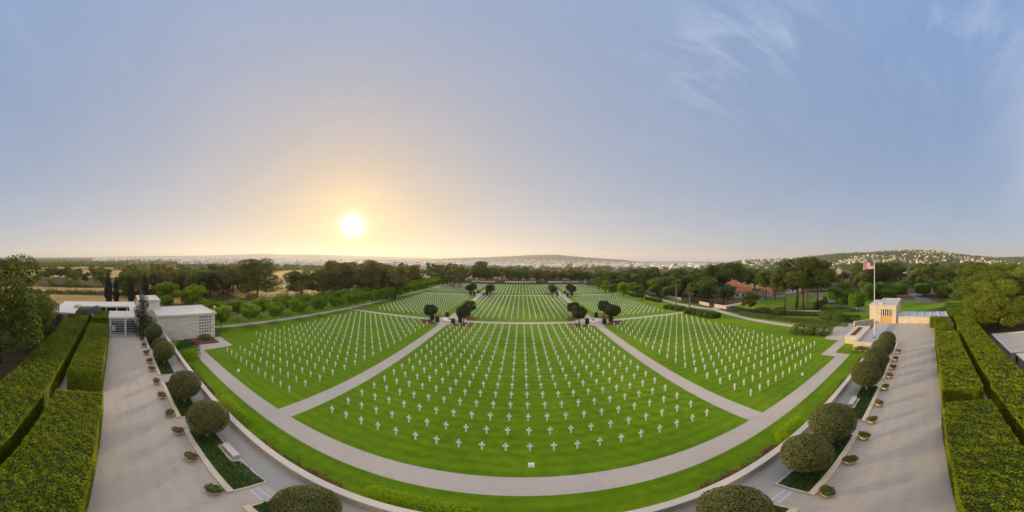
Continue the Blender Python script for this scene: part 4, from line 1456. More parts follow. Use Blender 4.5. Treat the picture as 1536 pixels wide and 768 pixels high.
def house(name, lab, x, y, rz, lx, ly, h, rh, roof=True, wall='house_wall', group='red roofed houses beyond the right wall'):
    z = ground_z(x, y)
    t = thing(name, lab, 'house', (x, y, z), rz, group)
    def loc(mb, nm, m, sub=None):
        return link(nm, mb.mesh(nm, M[m]), sub or t)
    loc(MB().box(-lx / 2, lx / 2, -ly / 2, ly / 2, -.3, h), 'wall', wall)
    if roof:
        e = .5
        b = MB()
        A = [(-lx / 2 - e, -ly / 2 - e, h + .01), (lx / 2 + e, -ly / 2 - e, h + .01), (lx / 2 + e, ly / 2 + e, h + .01), (-lx / 2 - e, ly / 2 + e, h + .01), (-lx / 2 - e, 0, h + rh), (lx / 2 + e, 0, h + rh)]
        b.add(A, [(0, 1, 5, 4), (2, 3, 4, 5), (0, 3, 2, 1)])
        r_ = loc(b, 'roof', 'tile_roof')
        for sx in (-1, 1):
            g = MB()
            g.add([(sx * (lx / 2 + .02), -ly / 2, h), (sx * (lx / 2 + .02), ly / 2, h), (sx * (lx / 2 + .02), 0, h + rh * .93)], [(0, 1, 2)])
            loc(g, 'gable', wall)
        loc(MB().box(lx * .2, lx * .2 + .7, .4, 1.1, h + rh * .4, h + rh + .7), 'chimney', wall, r_)
    else:
        loc(MB().box(-lx / 2 - .15, lx / 2 + .15, -ly / 2 - .15, ly / 2 + .15, h + .01, h + .35), 'roof', 'roof_white')
    nwin = max(2, int(lx / 3))
    for k in range(nwin):
        wx = -lx / 2 + lx * (k + .5) / nwin
        for sy in (-1, 1):
            loc(MB().box(wx - .5, wx + .5, sy * (ly / 2 + .03) - .05, sy * (ly / 2 + .03) + .05, 1.0, min(h - .4, 2.3)), 'window', 'window')
    loc(MB().box(-lx / 2 - .06, -lx / 2 + .04, -.5, .5, 0, 2.1), 'door', 'wood')
    return t
house('house', 'long white house with a bright orange tile roof, the farthest of the roofs', 119, 112, .5, 22, 8, 4.2, 3.0)
house('house', 'white house with a faded red tile roof in front of the orange roof', 113, 100, .55, 20, 9, 3.6, 2.6)
house('house', 'small white gabled house standing below the red roofs', 107, 92.5, -.75, 9, 7, 3.6, 2.2)
house('house', 'cream shed with a red tile roof right of the gabled house', 121, 87, .2, 8, 6, 3.0, 1.6, wall='town_cream')
house('house', 'low white house with an orange roof seen between the pine trunks', 143, 82, -.5, 14, 8, 3.2, 2.4)
house('house', 'white flat roofed house half hidden by trees behind the red roofs', 102, 104, .3, 8, 7, 4.0, 0, roof=False)
house('house', 'sandy gabled building among the trees left of the flag', 235, 83, .3, 14, 12, 9, 6, wall='town_cream')
house('house', 'cream building showing through the trees right of the flag', 262, 25, .1, 16, 10, 8, 0, roof=False, wall='town_cream')
house('house', 'long cream flat roofed block on the ridge left of the tall pines', 290, 150, -.9, 34, 10, 12, 0, roof=False, wall='town_cream')
structure('field', MB().sheet([(118, 118), (150, 110), (190, 140), (160, 170)], 0.02), M['field'])


def topiary(kind, x, y, w, h, lab):
    rg = np.random.default_rng(int(x * 7 + y))
    t = thing('topiary_tree', lab, 'topiary', (x, y, 0), group='clipped topiary trees on the right')
    r = w / 2
    if kind == 'cone':
        prof = [(r * .9, .5), (r, h * .35), (r * 1.0, h * .66), (r * .62, h * .86), (.02, h)]
        trunk0 = .6
    else:
        z0 = 1.9
        prof = [(r * .85, z0), (r, z0 + (h - z0) * .3), (r, z0 + (h - z0) * .8), (r * .8, h * .97), (.02, h)]
        trunk0 = 2.2
    P, D = [], []
    for (ra, za), (rb, zb) in zip(prof, prof[1:]):
        sl = math.hypot(rb - ra, zb - za)
        k = int(sl * PI * (ra + rb) * 26)
        u = rg.uniform(0, 1, k); a = rg.uniform(0, 2 * PI, k)
        rr = (ra + (rb - ra) * u) * rg.uniform(.94, 1.01, k)
        P.append(np.stack([rr * np.cos(a), rr * np.sin(a), za + (zb - za) * u], 1))
        nz, nr_ = (ra - rb) / sl, (zb - za) / sl
        D.append(np.stack([np.cos(a) * nr_, np.sin(a) * nr_, np.full(k, nz)], 1))
    cr = link('crown', leaves('crown', np.concatenate(P), np.concatenate(D), .42, M['l_topiary'], .65, .45, rg), t)
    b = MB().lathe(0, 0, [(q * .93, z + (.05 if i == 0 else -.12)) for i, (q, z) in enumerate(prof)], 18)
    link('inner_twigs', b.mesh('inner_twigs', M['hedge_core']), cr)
    link('trunk', MB().tube([(0, 0, -.1), (0, 0, trunk0)], [.2, .2], 8).mesh('trunk', M['limed_bark']), t)
for a in [('cone', 132.9, 20.0, 10.6, 6.5, 'big clipped drum with a conical top right behind the pavilion'), ('cone', 133, 29.5, 9.5, 8.6, 'clipped conical drum behind the pavilion left side'),
          ('cone', 159, 16.5, 11, 7.3, 'clipped conical drum farther back between two nearer drums'), ('cone', 172, 31, 10, 6.5, 'small far clipped dome left of the flagpole line'),
          ('cone', 166, 22, 8, 6.4, 'far clipped dome peeping between two drums'),
          ('std', 113.8, 41.7, 7.0, 7.4, 'clipped boxy tree on a pale trunk, leftmost of the slope'), ('std', 103.3, 34.3, 6.6, 7.6, 'clipped boxy tree on a pale trunk by the bend of the lane'),
          ('std', 99.3, 27.3, 6.8, 7.4, 'clipped boxy tree on a pale trunk nearest the pavilion'), ('std', 110.5, 33.0, 5.0, 7.8, 'clipped tree on a pale trunk behind the lane bend'),
          ('std', 146, 47.5, 9, 7.2, 'wide clipped tree in the back row left of the drums'), ('std', 160, 38, 8, 6.5, 'bright clipped tree in the back row beside the flagpole'),
          ('std', 146.5, 1.8, 9.5, 7.6, 'dark clipped tree on two stems beyond the lawn'), ('std', 148.5, -9.0, 9.5, 8.6, 'clipped dome on a stem right of the far lawn'),
          ('std', 141, -10.5, 9.0, 6.8, 'bright clipped dome in front of the far dome')]:
    topiary(*a)

# lamp posts on the right
for x, y, h, lab in [(94.6, 43.6, 13.6, 'tall grey mast with a floodlight beside the tall pines'), (127, 55.5, 6.8, 'slim grey lamp post by the lane')]:
    t = thing('lamp_post', lab, 'lamp post', (x, y, 0), group='lamp posts right of the lawn')
    part('post', MB().tube([(x, y, -.1), (x, y, h)], [.13, .08], 8), M['grey_metal'], t)
    part('lamp_head', MB().obox(x - .3, y, .4, .8, .5, h, h + .35), M['metal'], t)

# ================================================================== trees one by one
tree('bushy_pine', 'l_pine_deep', -41.5, -20.5, 20.4, 'big spreading pine filling the left edge of the view', 'pines at the left edge', 1.0, 0, var=0)
tree('bushy_pine', 'l_pine_deep', -54.0, -18.6, 11.8, 'lower pine between the left back hedge and the big edge pine', 'pines at the left edge', .95, 0, var=1)
tree('bushy_pine', 'l_pine_deep', -64.5, -20.5, 10.8, 'small dark pine against the colonnade wing', 'pines at the left edge', .9, 0, var=2)
tree('bushy_pine', 'l_pine_deep', -52.0, -36.0, 18.5, 'pine standing back at the very left edge', 'pines at the left edge', .95, 0, var=2)
tree('bushy_pine', 'l_pine_dark', -112, 67.5, 19.5, 'great dark round pine alone behind the avenue', None, 1.3, 0, var=0)
for x, y, h, w, lab in [(-104, 90.5, 17.2, 1.3, 'dark broad tree left of a close pair behind the avenue'), (-96, 99.5, 16.6, 1.3, 'dark broad tree right of a close pair behind the avenue')]:
    tree('broad', 'l_dark', x, y, h, lab, 'dark pair of trees behind the avenue', w, -2.0)
tree('broad', 'l_lime', -105.5, 21.5, 12.6, 'bright lime green tree behind the chapel roof', 'lime green trees behind the chapel', 1.3, -2.2, var=0)
tree('broad', 'l_lime', -103.5, 31.5, 10.6, 'softer green low tree right of the lime green one', 'lime green trees behind the chapel', 1.3, -2.0, var=1)
for x, y, h, lab in [(-114, -4.0, 15.2, 'tallest dark cypress behind the colonnade, left of the row'), (-113.5, -.6, 12.0, 'dark cypress touching the tallest one'), (-112, 6.0, 12.4, 'dark cypress standing apart behind the colonnade'), (-116, 12.5, 14.0, 'dark cypress behind the tall chapel tree')]:
    tree('cypress', 'l_cypress', x, y, h, lab, 'cypresses behind the colonnade', 1.25, 0)
PG = 'tall pines right of the lawn'
for x, y, h, w, lab in [(87.1, 53.2, 18, .9, 'slim leaning pine at the left of the tall pine group'), (92.7, 51.2, 21.0, 1.25, 'tall pine second from the left in its group'), (96.5, 52.7, 22.5, 1.3, 'tall pine at the back of its group'), (89.3, 45.9, 23.0, 1.4, 'tallest umbrella pine on a pale bare trunk'), (96.7, 43.5, 22, 1.35, 'tall pine with a thick trunk by the floodlight mast'),
                        (107.6, 77.0, 15.5, 1.15, 'dark pine by the parking left of the tall group'), (113.1, 74.8, 16.5, 1.15, 'dark pine beside the parking nearer the road'), (128, 66, 16, 1.2, 'dark pine across the road from the tall group'), (104, 52, 17, 1.2, 'pine half hidden behind the tall group')]:
    tree('pine', 'l_pine_dark', x, y, h, lab, PG, w, 0)
for x, y, h, w, k, leaf, lab in [(82.9, 94.6, 11.9, 1.25, 'broad', 'l_dark', 'rounded grey green tree behind the palms'), (84.8, 85, 9.5, 1.1, 'broad', 'l_dark', 'smaller rounded tree right of the palms'), (79.3, 64.5, 8.0, 1.2, 'broad', 'l_dark', 'bushy dark tree in front of the red roofs'),
                                 (96, 92, 8, 1.1, 'broad', 'l_dark', 'dark tree against the white gabled house'), (72.0, 125, 9.5, 1.1, 'broad', 'l_lime', 'yellow green tree by the right path wall'), (75, 112, 8.5, 1.1, 'broad', 'l_dark', 'dark low tree over the boundary wall'),
                                 (78, 99, 9.5, 1.0, 'broad', 'l_dark', 'dark tree behind the taller palm')]:
    tree(k, leaf, x, y, h, lab, 'garden trees behind the right wall', w, 0)
for x, y, h, w, lab, v in [(70.5, -20.5, 14.6, 1.35, 'bright bushy pine beside the hut behind the right hedge', 0), (86, -21.5, 17.0, 1.4, 'bushy pine behind the one next to the hut', 1), (82.5, -34, 17, 1.4, 'bushy pine at the right edge of the view', 2), (104, -22, 18.5, 1.4, 'broad pine beyond the right hedge end', 0), (66, -36, 14.5, 1.2, 'low bushy pine at the right edge behind the hut', 1), (118, -38, 19.0, 1.4, 'far pine at the right edge of the view', 2), (100, -40, 18.0, 1.4, 'pine in the middle of the right edge group', 1)]:
    tree('bushy_pine', 'l_pine', x, y, h, lab, 'pines behind the right hedge', w, 0, var=v)
tree('broad', 'l_brown', 127, -7.5, 7.2, 'dark brown green bush tree leaning over the far lawn edge', None, 1.25, 0)

# ================================================================== woods, each tree its own
def wood(n, region, hs, kinds, phrase, group, seed, mind=4.5):
    """region(rnd) -> x, y; trees numbered from the left as seen from the camera"""
    rr = random.Random(seed)
    pts = []
    tries = 0
    while len(pts) < n and tries < n * 60:
        tries += 1
        x, y = region(rr)
        if all((x - a) ** 2 + (y - b) ** 2 > mind * mind for a, b, *_ in pts):
            pts.append((x, y, rr.uniform(*hs), rr.choice(kinds)))
    pts.sort(key=lambda q: az(q[0], q[1]))
    for i, (x, y, h, (k, leaf, adj)) in enumerate(pts):
        tree(k, leaf, x, y, h, f'{adj} {phrase}, {ordinal(i + 1)} from the left', group, rr.uniform(.95, 1.3))


def polar(p0, p1, r0, r1):
    return lambda rr: at(rr.uniform(p0, p1), rr.uniform(r0, r1))


DK, BR, GB, GD = ('broad', 'l_dark', 'dark green tree'), ('broad', 'l_brown', 'brownish tree'), ('gum', 'l_brown', 'airy brownish gum'), ('gum', 'l_dark', 'airy dark gum')
PD = ('bushy_pine', 'l_pine_dark', 'dark bushy pine')
PU = ('pine', 'l_pine_dark', 'dark umbrella pine')
LG = ('broad', 'l_lime', 'light green tree')
wood(26, polar(60, 165, 190, 262), (8, 13), [DK, DK, BR, GD], 'between the fields on the left', 'trees between the left fields', 1, 6)
wood(5, polar(72, 160, 171, 182), (4, 6.5), [DK, LG], 'on the hedgerow of the left fields', 'trees on the left hedgerows', 2, 7)
wood(46, polar(188, 375, 126, 185), (12, 17), [GB, DK, BR, GB, BR], 'in the wood behind the chapel', 'trees behind the chapel', 3, 6)
wood(22, polar(490, 592, 124, 170), (14, 20.5), [GB, GB, BR, BR], 'in the hazy wood under the sun', 'trees under the sun', 4, 6)
wood(34, polar(570, 692, 165, 240), (13, 17.5), [DK, GB, GB, BR, GD], 'in the wood at the end of the avenue', 'trees at the end of the avenue', 5, 6)
wood(24, polar(690, 800, 222, 265), (9, 14), [DK, GB, GD, DK], 'beyond the far hedge left of the middle', 'trees beyond the far hedge', 6, 6.5)
tree('bushy_pine', 'l_pine_dark', -35.5, 222, 18.8, 'tall dark round tree beyond the far hedge', None, 1.0)
wood(30, polar(798, 902, 222, 270), (8, 12.5), [BR, BR, DK, GB, DK], 'beyond the far hedge right of the middle', 'trees beyond the far hedge', 7, 6.5)
wood(32, polar(895, 985, 165, 240), (8, 13), [DK, DK, GD, BR, PD], 'in the dense wood right of the far lawn', 'trees right of the far lawn', 8, 6)
wood(32, polar(960, 1075, 135, 215), (9, 15), [DK, DK, GD, PD], 'in the dense wood behind the palms', 'trees behind the palms', 9, 6)
wood(9, polar(905, 1000, 128, 160), (6, 9), [DK, LG, DK], 'low before the wood right of the lawn', 'low trees right of the lawn', 10, 6)
wood(8, polar(1068, 1105, 175, 215), (13, 19), [DK, PD], 'behind the red roofs', 'trees behind the red roofs', 11, 6)
wood(14, polar(1110, 1300, 165, 235), (11, 17), [PU, DK, PD, PU], 'behind the tall pines and the flag', 'trees behind the tall pines', 12, 8)
wood(20, polar(1290, 1425, 195, 265), (14, 20.5), [PD, PU, DK, PD], 'in the wood behind the clipped drums', 'trees behind the clipped drums', 13, 8)
wood(12, polar(1420, 1536, 190, 330), (14, 21), [PD, BR, PD], 'in the far wood above the right pines', 'far trees above the right pines', 14, 9)
wood(10, polar(1080, 1130, 230, 300), (10, 15), [DK, PD], 'in the orchard behind the red roofs', 'orchard trees', 15, 8)
# hedgerow scrub between the fields and the low scrub under the woods: nobody could count it
def scrub(name, lab, pts, hs, size, leaf, per=70):
    rg = np.random.default_rng(len(pts))
    P, D = [], []
    for x, y in pts:
        h = rg.uniform(*hs)
        k = per
        d = unit(rg.normal(0, 1, (k, 3))); d[:, 2] = np.abs(d[:, 2])
        P.append(np.array([x, y, ground_z(x, y)]) + d * np.array([h * 1.1, h * 1.1, h]) * rg.uniform(.7, 1, (k, 1))); D.append(d)
    me = leaves(name, np.concatenate(P), np.concatenate(D), size, M[leaf], .65, .7, rg)
    return tag(link(name, me), lab, 'scrub', None, 'stuff')
q = [(-142 + R.uniform(-4, 4), R.uniform(-75, 22)) for _ in range(110)] + [(-176 + R.uniform(-4, 4), R.uniform(-80, 20)) for _ in range(80)] + [(R.uniform(-450, -432), R.uniform(-240, 120)) for _ in range(120)]
scrub('field_scrub', 'low dark scrub in strips between the wheat fields', q, (1.2, 2.8), .7, 'l_dark', 60)
q = [at(R.uniform(-10, 190), R.uniform(540, 760)) for _ in range(230)]
scrub('tree_line', 'dark line of far trees beyond the left fields', q, (7, 13), 2.6, 'l_dark', 90)
q = [at(R.uniform(170, 500), R.uniform(400, 700)) for _ in range(260)]
scrub('tree_line', 'far belt of trees below the hazy city', q, (4, 8), 2.2, 'l_dark', 80)
q = [at(R.uniform(200, 700), R.uniform(118, 190)) for _ in range(240)]
q = [(x, y) for x, y in q if x < -80 - .03 * y]
q += [at(R.uniform(590, 900), R.uniform(216, 250)) for _ in range(170)] + [at(R.uniform(900, 1110), R.uniform(150, 230)) for _ in range(220)] + [at(R.uniform(1290, 1440), R.uniform(190, 230)) for _ in range(100)]
q = [(x, y) for x, y in q if not (-62 < x < 66 and y < 209)]
scrub('undergrowth', 'dark undergrowth below the woods around the lawn', q, (1.2, 3.2), .65, 'l_dark', 60)
q = [at(R.uniform(1130, 1540), R.uniform(640, 1700)) for _ in range(1500)]
rg = np.random.default_rng(8)
P, D = [], []
for px in [R.uniform(1090, 1560) for _ in range(2600)]:
    r = R.uniform(600, 1720)
    x, y = at(px, r)
    z = z_right(px, r)
    h = R.uniform(2.5, 6.5) * (1 + (r - 600) / 2500)
    d = unit(rg.normal(0, 1, (16, 3))); d[:, 2] = np.abs(d[:, 2])
    P.append(np.array([x, y, z]) + d * h * np.array([1.2, 1.2, 1.0])); D.append(d)
tag(link('hillside_trees', leaves('hillside_trees', np.concatenate(P), np.concatenate(D), 3.6, M['l_dark'], .8, .8, rg)), 'trees and scrub covering the right hill among the white houses', 'trees', None, 'stuff')

# ================================================================== white towns
def town_mesh(seed):
    rr = random.Random(seed)
    b = MB()
    w, l = rr.uniform(9, 15), rr.uniform(8, 13)
    h = rr.choice([3.6, 6.6, 6.8, 9.6])
    b.box(-w / 2, w / 2, -l / 2, l / 2, -4, h)
    b.box(-w / 2 - .05, w / 2 + .05, -l / 2 - .05, -l / 2 + .3, h + .01, h + .8)
    w2, l2 = w * rr.uniform(.4, .6), l * rr.uniform(.45, .7)
    ox, oy = rr.uniform(-.2, .2) * w, rr.uniform(-.15, .15) * l
    b.box(ox - w2 / 2, ox + w2 / 2, oy - l2 / 2, oy + l2 / 2, h + .01, h + 3.0)
    if rr.random() < .4:
        b.box(w / 2 + .01, w / 2 + 4, -l / 2, l / 4, -4, 3.4)
    for lev in range(int(h // 3)):
        for k in range(3):
            for sy in (-1, 1):
                x = -w / 2 + w * (k + .5) / 3
                b.box(x - .7, x + .7, sy * (l / 2 + .03) - .04, sy * (l / 2 + .03) + .04, 1 + lev * 3, 2.5 + lev * 3, 1)
            for sx in (-1, 1):
                y = -l / 2 + l * (k + .5) / 3
                b.box(sx * (w / 2 + .03) - .04, sx * (w / 2 + .03) + .04, y - .6, y + .6, 1 + lev * 3, 2.5 + lev * 3, 1)
    return b


TB = [town_mesh(k) for k in range(6)]
TM = [b.mesh('town_house', [M['town_white'] if k != 4 else M['town_cream'], M['window']]) for k, b in enumerate(TB)]
HM = [b.mesh('town_house', [M['hill_wall'] if k % 2 else M['town_cream'], M['window']]) for k, b in enumerate(TB)]
rr = random.Random(21)
hill_pts = []
clusters = [(1262, 26, 850, 1050), (1300, 30, 850, 1150), (1340, 28, 850, 1200), (1380, 22, 850, 1550), (1422, 22, 900, 1500), (1455, 24, 850, 1250), (1400, 14, 1250, 1640), (1480, 22, 850, 1150), (1290, 30, 850, 1080), (1190, 60, 700, 950)]
while len(hill_pts) < 190:
    c = rr.choice(clusters)
    px, r = rr.gauss(c[0], c[1] * .55), rr.uniform(c[2], c[3])
    x, y = at(px, r)
    if all((x - a[0]) ** 2 + (y - a[1]) ** 2 > 120 for a in hill_pts):
        hill_pts.append((x, y, z_right(px, r), r))
hill_pts.sort(key=lambda q: q[3])
for i, (x, y, z, r) in enumerate(hill_pts):
    o = link('town_house', HM[rr.randrange(6)], None, (x, y, z))
    o.rotation_euler = (0, 0, rr.uniform(0, 6.28))
    s = rr.uniform(.5, .8) * (.75 + r / 2600)
    o.scale = (s, s, s * rr.uniform(.75, 1.1))
    side = ('left of' if az(x, y) < az(61.3, 12.4) else 'right of')
    tag(o, f'small white cubic house in the hillside town {side} the flagpole', 'house', f'white hillside houses {side} the flagpole')
plain_pts = []
while len(plain_pts) < 110:
    px = rr.choice([rr.uniform(800, 1080), rr.gauss(945, 60), rr.uniform(690, 900), rr.gauss(1040, 40)])
    r = rr.uniform(560, 1300)
    x, y = at(px, r)
    if all((x - a[0]) ** 2 + (y - a[1]) ** 2 > 200 for a in plain_pts):
        plain_pts.append((x, y))
for x, y in plain_pts:
    o = link('town_house', TM[rr.randrange(6)], None, (x, y, ground_z(x, y)))
    o.rotation_euler = (0, 0, rr.uniform(0, 6.28))
    s = rr.uniform(.75, 1.15)
    o.scale = (s, s, s * rr.uniform(.9, 1.3))
    tag(o, 'white cubic house in the plain town behind the far end of the lawn', 'house', 'white houses of the plain town')


def town_mass(name, lab, gen, n, sc_, wall='town_white'):
    vs, fs, mi = [], [], []
    for _ in range(n):
        x, y, z = gen()
        b = TB[rr.randrange(6)] if False else None
        w, l, h = rr.uniform(9, 18) * sc_, rr.uniform(9, 18) * sc_, rr.choice([4, 6, 7, 9, 12]) * sc_ * .8
        a = rr.uniform(0, 3.14)
        o = len(vs)
        c, s = math.cos(a), math.sin(a)
        for dx in (-1, 1):
            for dy in (-1, 1):
                for dz in (-5, h):
                    vs.append((x + c * dx * w / 2 - s * dy * l / 2, y + s * dx * w / 2 + c * dy * l / 2, z + dz))
        fs += [tuple(o + i for i in q) for q in [(0, 1, 3, 2), (4, 6, 7, 5), (0, 4, 5, 1), (2, 3, 7, 6), (1, 5, 7, 3)]]
        m_ = 0 if rr.random() < .75 else (1 if rr.random() < .7 else 2)
        mi += [m_] * 5
    me = bpy.data.meshes.new(name)
    me.from_pydata(vs, [], fs)
    for m_ in (M[wall], M['town_cream'], M['tile_roof']):
        me.materials.append(m_)
    me.polygons.foreach_set('material_index', mi)
    me.update()
    tag(link(name, me), lab, 'town', None, 'stuff')


def gen_mid():
    # the crown of the hill stays green
    px = rr.uniform(600, 1060); r = 800 + 2900 * rr.random() ** 1.7
    x, y = at(px, r)
    return x, y, z_far(px, r)
town_mass('far_town', 'hazy white town spread below and over the low hill in the middle', gen_mid, 7500, .9)
def gen_left():
    px = rr.uniform(140, 690); r = (1500 if px < 270 else 850) + 5200 * rr.random() ** 1.6
    x, y = at(px, r)
    return x, y, ground_z(x, y)
town_mass('far_city', 'pale hazy city on the plain along the left horizon', gen_left, 10000, 1.5)
def gen_hill():
    c = rr.choice(clusters)
    px, r = rr.gauss(c[0], c[1] * .75), rr.uniform(c[2], c[3])
    x, y = at(px, r)
    return x, y, z_right(px, r)
town_mass('hill_town', 'smaller cream and white buildings crowding the hillside town', gen_hill, 260, .55, 'hill_wall')
def gen_right():
    px = rr.uniform(955, 1210); r = rr.uniform(800, 2600)
    x, y = at(px, r)
    return x, y, z_right(px, r) if r < 2600 else ground_z(x, y)
town_mass('coast_town', 'scattered white buildings among trees in front of the sea', gen_right, 700, .8)
# trees among the far houses
P, D = [], []
for _ in range(2600):
    px = rr.uniform(640, 1210); r = rr.uniform(420, 3200)
    x, y = at(px, r)
    z = z_far(px, r) if px < 955 else z_right(px, r)
    h = rr.uniform(3, 7.5)
    d = unit(rg.normal(0, 1, (12, 3))); d[:, 2] = np.abs(d[:, 2])
    P.append(np.array([x, y, z]) + d * h * np.array([1.3, 1.3, 1])); D.append(d)
tag(link('town_trees', leaves('town_trees', np.concatenate(P), np.concatenate(D), 4.2, M['l_dark'], .8, .8, rg)), 'dark trees scattered through the far white town', 'trees', None, 'stuff')
P, D = [], []
for _ in range(1500):
    px = rr.uniform(40, 660); r = rr.uniform(800, 4500)
    x, y = at(px, r)
    h = rr.uniform(4, 9)
    d = unit(rg.normal(0, 1, (12, 3))); d[:, 2] = np.abs(d[:, 2])
    P.append(np.array([x, y, ground_z(x, y)]) + d * h * np.array([1.5, 1.5, 1])); D.append(d)
tag(link('plain_trees', leaves('plain_trees', np.concatenate(P), np.concatenate(D), 5, M['l_dark'], .8, .8, rg)), 'dark trees scattered over the plain before the left city', 'trees', None, 'stuff')

# ================================================================== air, sky and sun
HAZE = 1.0e-4
if HAZE:
    m, nt, out = mat('evening air')
    v = N(nt, 'ShaderNodeVolumePrincipled', {'Color': (0.96, 0.90, 0.84, 1), 'Density': HAZE, 'Anisotropy': 0.3})
    nt.links.new(v.outputs[0], out.inputs['Volume'])
    o = link('haze', MB().box(-12800, 12800, -12800, 12800, -70, 420).mesh('haze', m))
    tag(o, 'thin warm evening haze over the plain', 'haze', None, 'stuff')

w = bpy.data.worlds.new('World')
sc.world = w
w.use_nodes = True
nt = w.node_tree
for n in list(nt.nodes):
    nt.nodes.remove(n)
wo = nt.nodes.new('ShaderNodeOutputWorld')
sky = nt.nodes.new('ShaderNodeTexSky')
sky.sky_type = 'NISHITA'
sky.sun_disc = False
sky.sun_elevation = SUN_EL
sky.sun_rotation = SUN_AZ
sky.air_density = 1.0
sky.dust_density = 0.8
sky.ozone_density = 1.5
tc = nt.nodes.new('ShaderNodeTexCoord')
d_ = tc.outputs['Generated']
nrm = N(nt, 'ShaderNodeVectorMath', {0: d_}, operation='NORMALIZE').outputs[0]
sep = N(nt, 'ShaderNodeSeparateXYZ', {0: nrm})
el = math_(nt, 'MAXIMUM', sep.outputs[2], 0.0)
dot = N(nt, 'ShaderNodeVectorMath', {0: nrm, 1: tuple(SUN)}, operation='DOT_PRODUCT').outputs['Value']
ang = math_(nt, 'ARCCOSINE', math_(nt, 'MINIMUM', dot, 0.999999))
def glow(width, power=1.0):
    return math_(nt, 'POWER', 2.718, math_(nt, 'MULTIPLY', math_(nt, 'POWER', math_(nt, 'DIVIDE', ang, width), power), -1.0))
def vs(col, fac):
    return N(nt, 'ShaderNodeVectorMath', {0: col, 'Scale': fac}, operation='SCALE').outputs[0]
def va(a, b):
    return N(nt, 'ShaderNodeVectorMath', {0: a, 1: b}, operation='ADD').outputs[0]
# the aureole of so low a sun is far brighter than the photograph holds: compress it
lum = N(nt, 'ShaderNodeVectorMath', {0: sky.outputs[0], 1: (0.25, 0.6, 0.15)}, operation='DOT_PRODUCT').outputs['Value']
comp = math_(nt, 'DIVIDE', 0.25, math_(nt, 'MULTIPLY_ADD', lum, 0.22, 1.0))
total = vs(sky.outputs[0], comp)
# scattered evening light: blue overhead, a pale veil thickening to the horizon, warm round the sun
veil = math_(nt, 'POWER', 2.718, math_(nt, 'MULTIPLY', el, -3.2))
total = va(total, vs((1.1, 2.25, 4.35), math_(nt, 'MULTIPLY', math_(nt, 'MULTIPLY_ADD', el, 0.4, 0.6), math_(nt, 'MULTIPLY_ADD', glow(0.5), -0.7, 1.0))))
total = va(total, vs((2.0, 1.95, 1.75), math_(nt, 'MULTIPLY', veil, math_(nt, 'MULTIPLY_ADD', glow(0.5), -0.6, 1.0))))
total = va(total, vs((2.9, 2.0, 0.95), glow(1.0)))
total = va(total, vs((2.3, 1.1, -0.2), glow(0.36)))
total = va(total, vs((2.6, 2.2, 1.2), glow(0.12, 1.2)))
total = va(total, vs((2.2, 1.0, 0.0), math_(nt, 'MULTIPLY', math_(nt, 'POWER', veil, 2.5), glow(1.1))))
total = va(total, vs((28, 25, 19), glow(0.030, 1.8)))
# thin cirrus, mostly high on the right
def patch(a, e, width):
    v_ = (math.sin(a) * math.cos(e), math.cos(a) * math.cos(e), math.sin(e))
    dd = N(nt, 'ShaderNodeVectorMath', {0: nrm, 1: v_}, operation='DOT_PRODUCT').outputs['Value']
    aa = math_(nt, 'ARCCOSINE', math_(nt, 'MINIMUM', dd, 0.999999))
    return math_(nt, 'POWER', 2.718, math_(nt, 'MULTIPLY', math_(nt, 'POWER', math_(nt, 'DIVIDE', aa, width), 2.0), -1.0))
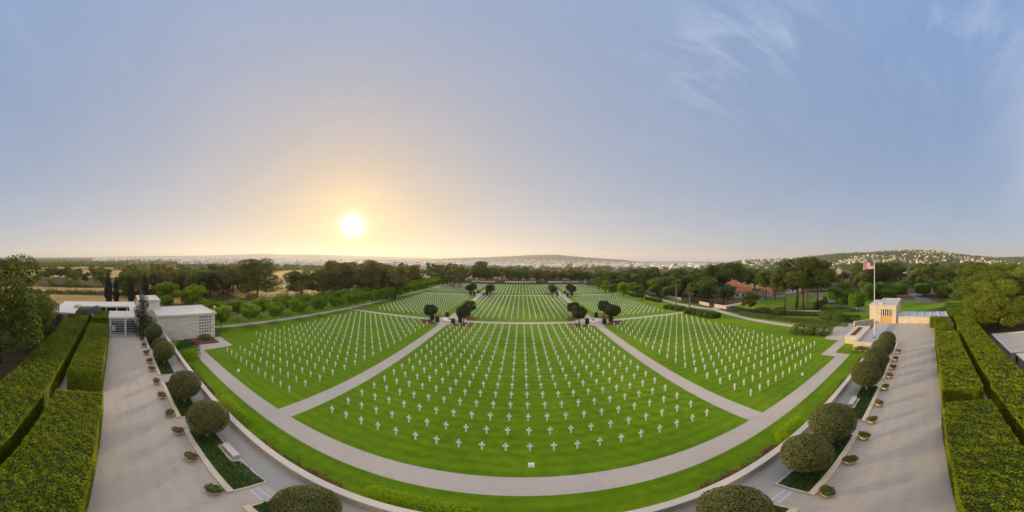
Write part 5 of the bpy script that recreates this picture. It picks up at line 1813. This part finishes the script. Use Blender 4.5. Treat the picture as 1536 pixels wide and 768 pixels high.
# added fill: warm sky patch out of view, brightening surfaces that face the camera
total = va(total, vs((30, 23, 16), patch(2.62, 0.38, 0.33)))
proj = N(nt, 'ShaderNodeVectorMath', {0: nrm, 'Scale': 1.0}, operation='SCALE').outputs[0]
den = math_(nt, 'ADD', el, 0.12)
pl = N(nt, 'ShaderNodeCombineXYZ', {0: math_(nt, 'DIVIDE', sep.outputs[0], den), 1: math_(nt, 'DIVIDE', sep.outputs[1], den), 2: 0.0}).outputs[0]
mp = N(nt, 'ShaderNodeMapping', {'Rotation': (0, 0, 0.7), 'Scale': (1.0, 3.2, 1.0)})
nt.links.new(pl, mp.inputs[0])
c1 = noise(nt, mp.outputs[0], 2.3, 8, 0.62, 0.9)
c1 = ramp(nt, c1, [(0.44, (0, 0, 0)), (0.75, (1, 1, 1))])
reg = math_(nt, 'ADD', patch((1060 - X0) / F, (390 - 95) / F, 0.17), math_(nt, 'ADD', patch((1430 - X0) / F, (390 - 55) / F, 0.2), patch((1130 - X0) / F, (390 - 30) / F, .14)), clamp=True)
c2 = noise(nt, mp.outputs[0], 0.8, 7, 0.6, 0.5)
c2 = ramp(nt, c2, [(0.45, (0, 0, 0)), (0.85, (1, 1, 1))])
cl = math_(nt, 'MULTIPLY_ADD', math_(nt, 'MULTIPLY', c1, reg), 0.9, math_(nt, 'MULTIPLY', c2, 0.2))
total = va(total, vs((1.5, 1.45, 1.35), cl))
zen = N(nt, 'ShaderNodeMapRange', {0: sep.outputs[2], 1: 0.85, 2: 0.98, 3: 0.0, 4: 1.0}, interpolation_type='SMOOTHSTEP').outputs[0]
total = va(total, vs((15.5, 13.6, 10.8), zen))      # added fill overhead, above the view, to lift the light on the ground
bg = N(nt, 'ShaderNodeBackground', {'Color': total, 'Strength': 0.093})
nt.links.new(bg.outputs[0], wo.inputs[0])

sl = bpy.data.lights.new('sun', 'SUN')
sl.energy = 4.6
sl.angle = math.radians(5.0)
sl.color = (1.0, 0.80, 0.48)
so = bpy.data.objects.new('sun', sl)
COL.objects.link(so)
so.rotation_euler = SUN.to_track_quat('Z', 'Y').to_euler()

for o in [o for o in COL.objects if o.parent is None and o.get('label') == 'x']:      # prototypes no tree needed
    for c_ in list(o.children_recursive) + [o]:
        bpy.data.objects.remove(c_)
vs_ = sc.view_settings
vs_.view_transform = 'Standard'
vs_.look = 'None'
vs_.exposure = 0.5
vs_.gamma = 1.0
vs_.use_curve_mapping = False
cy = sc.cycles
cy.use_denoising = True
cy.denoiser = 'OPENIMAGEDENOISE'
cy.max_bounces = 6
cy.diffuse_bounces = 3
cy.glossy_bounces = 2
cy.transmission_bounces = 3
cy.volume_bounces = 0
cy.transparent_max_bounces = 4
cy.sample_clamp_indirect = 8
cy.use_adaptive_sampling = True
cy.adaptive_threshold = 0.02
cy.caustics_reflective = False
cy.caustics_refractive = False
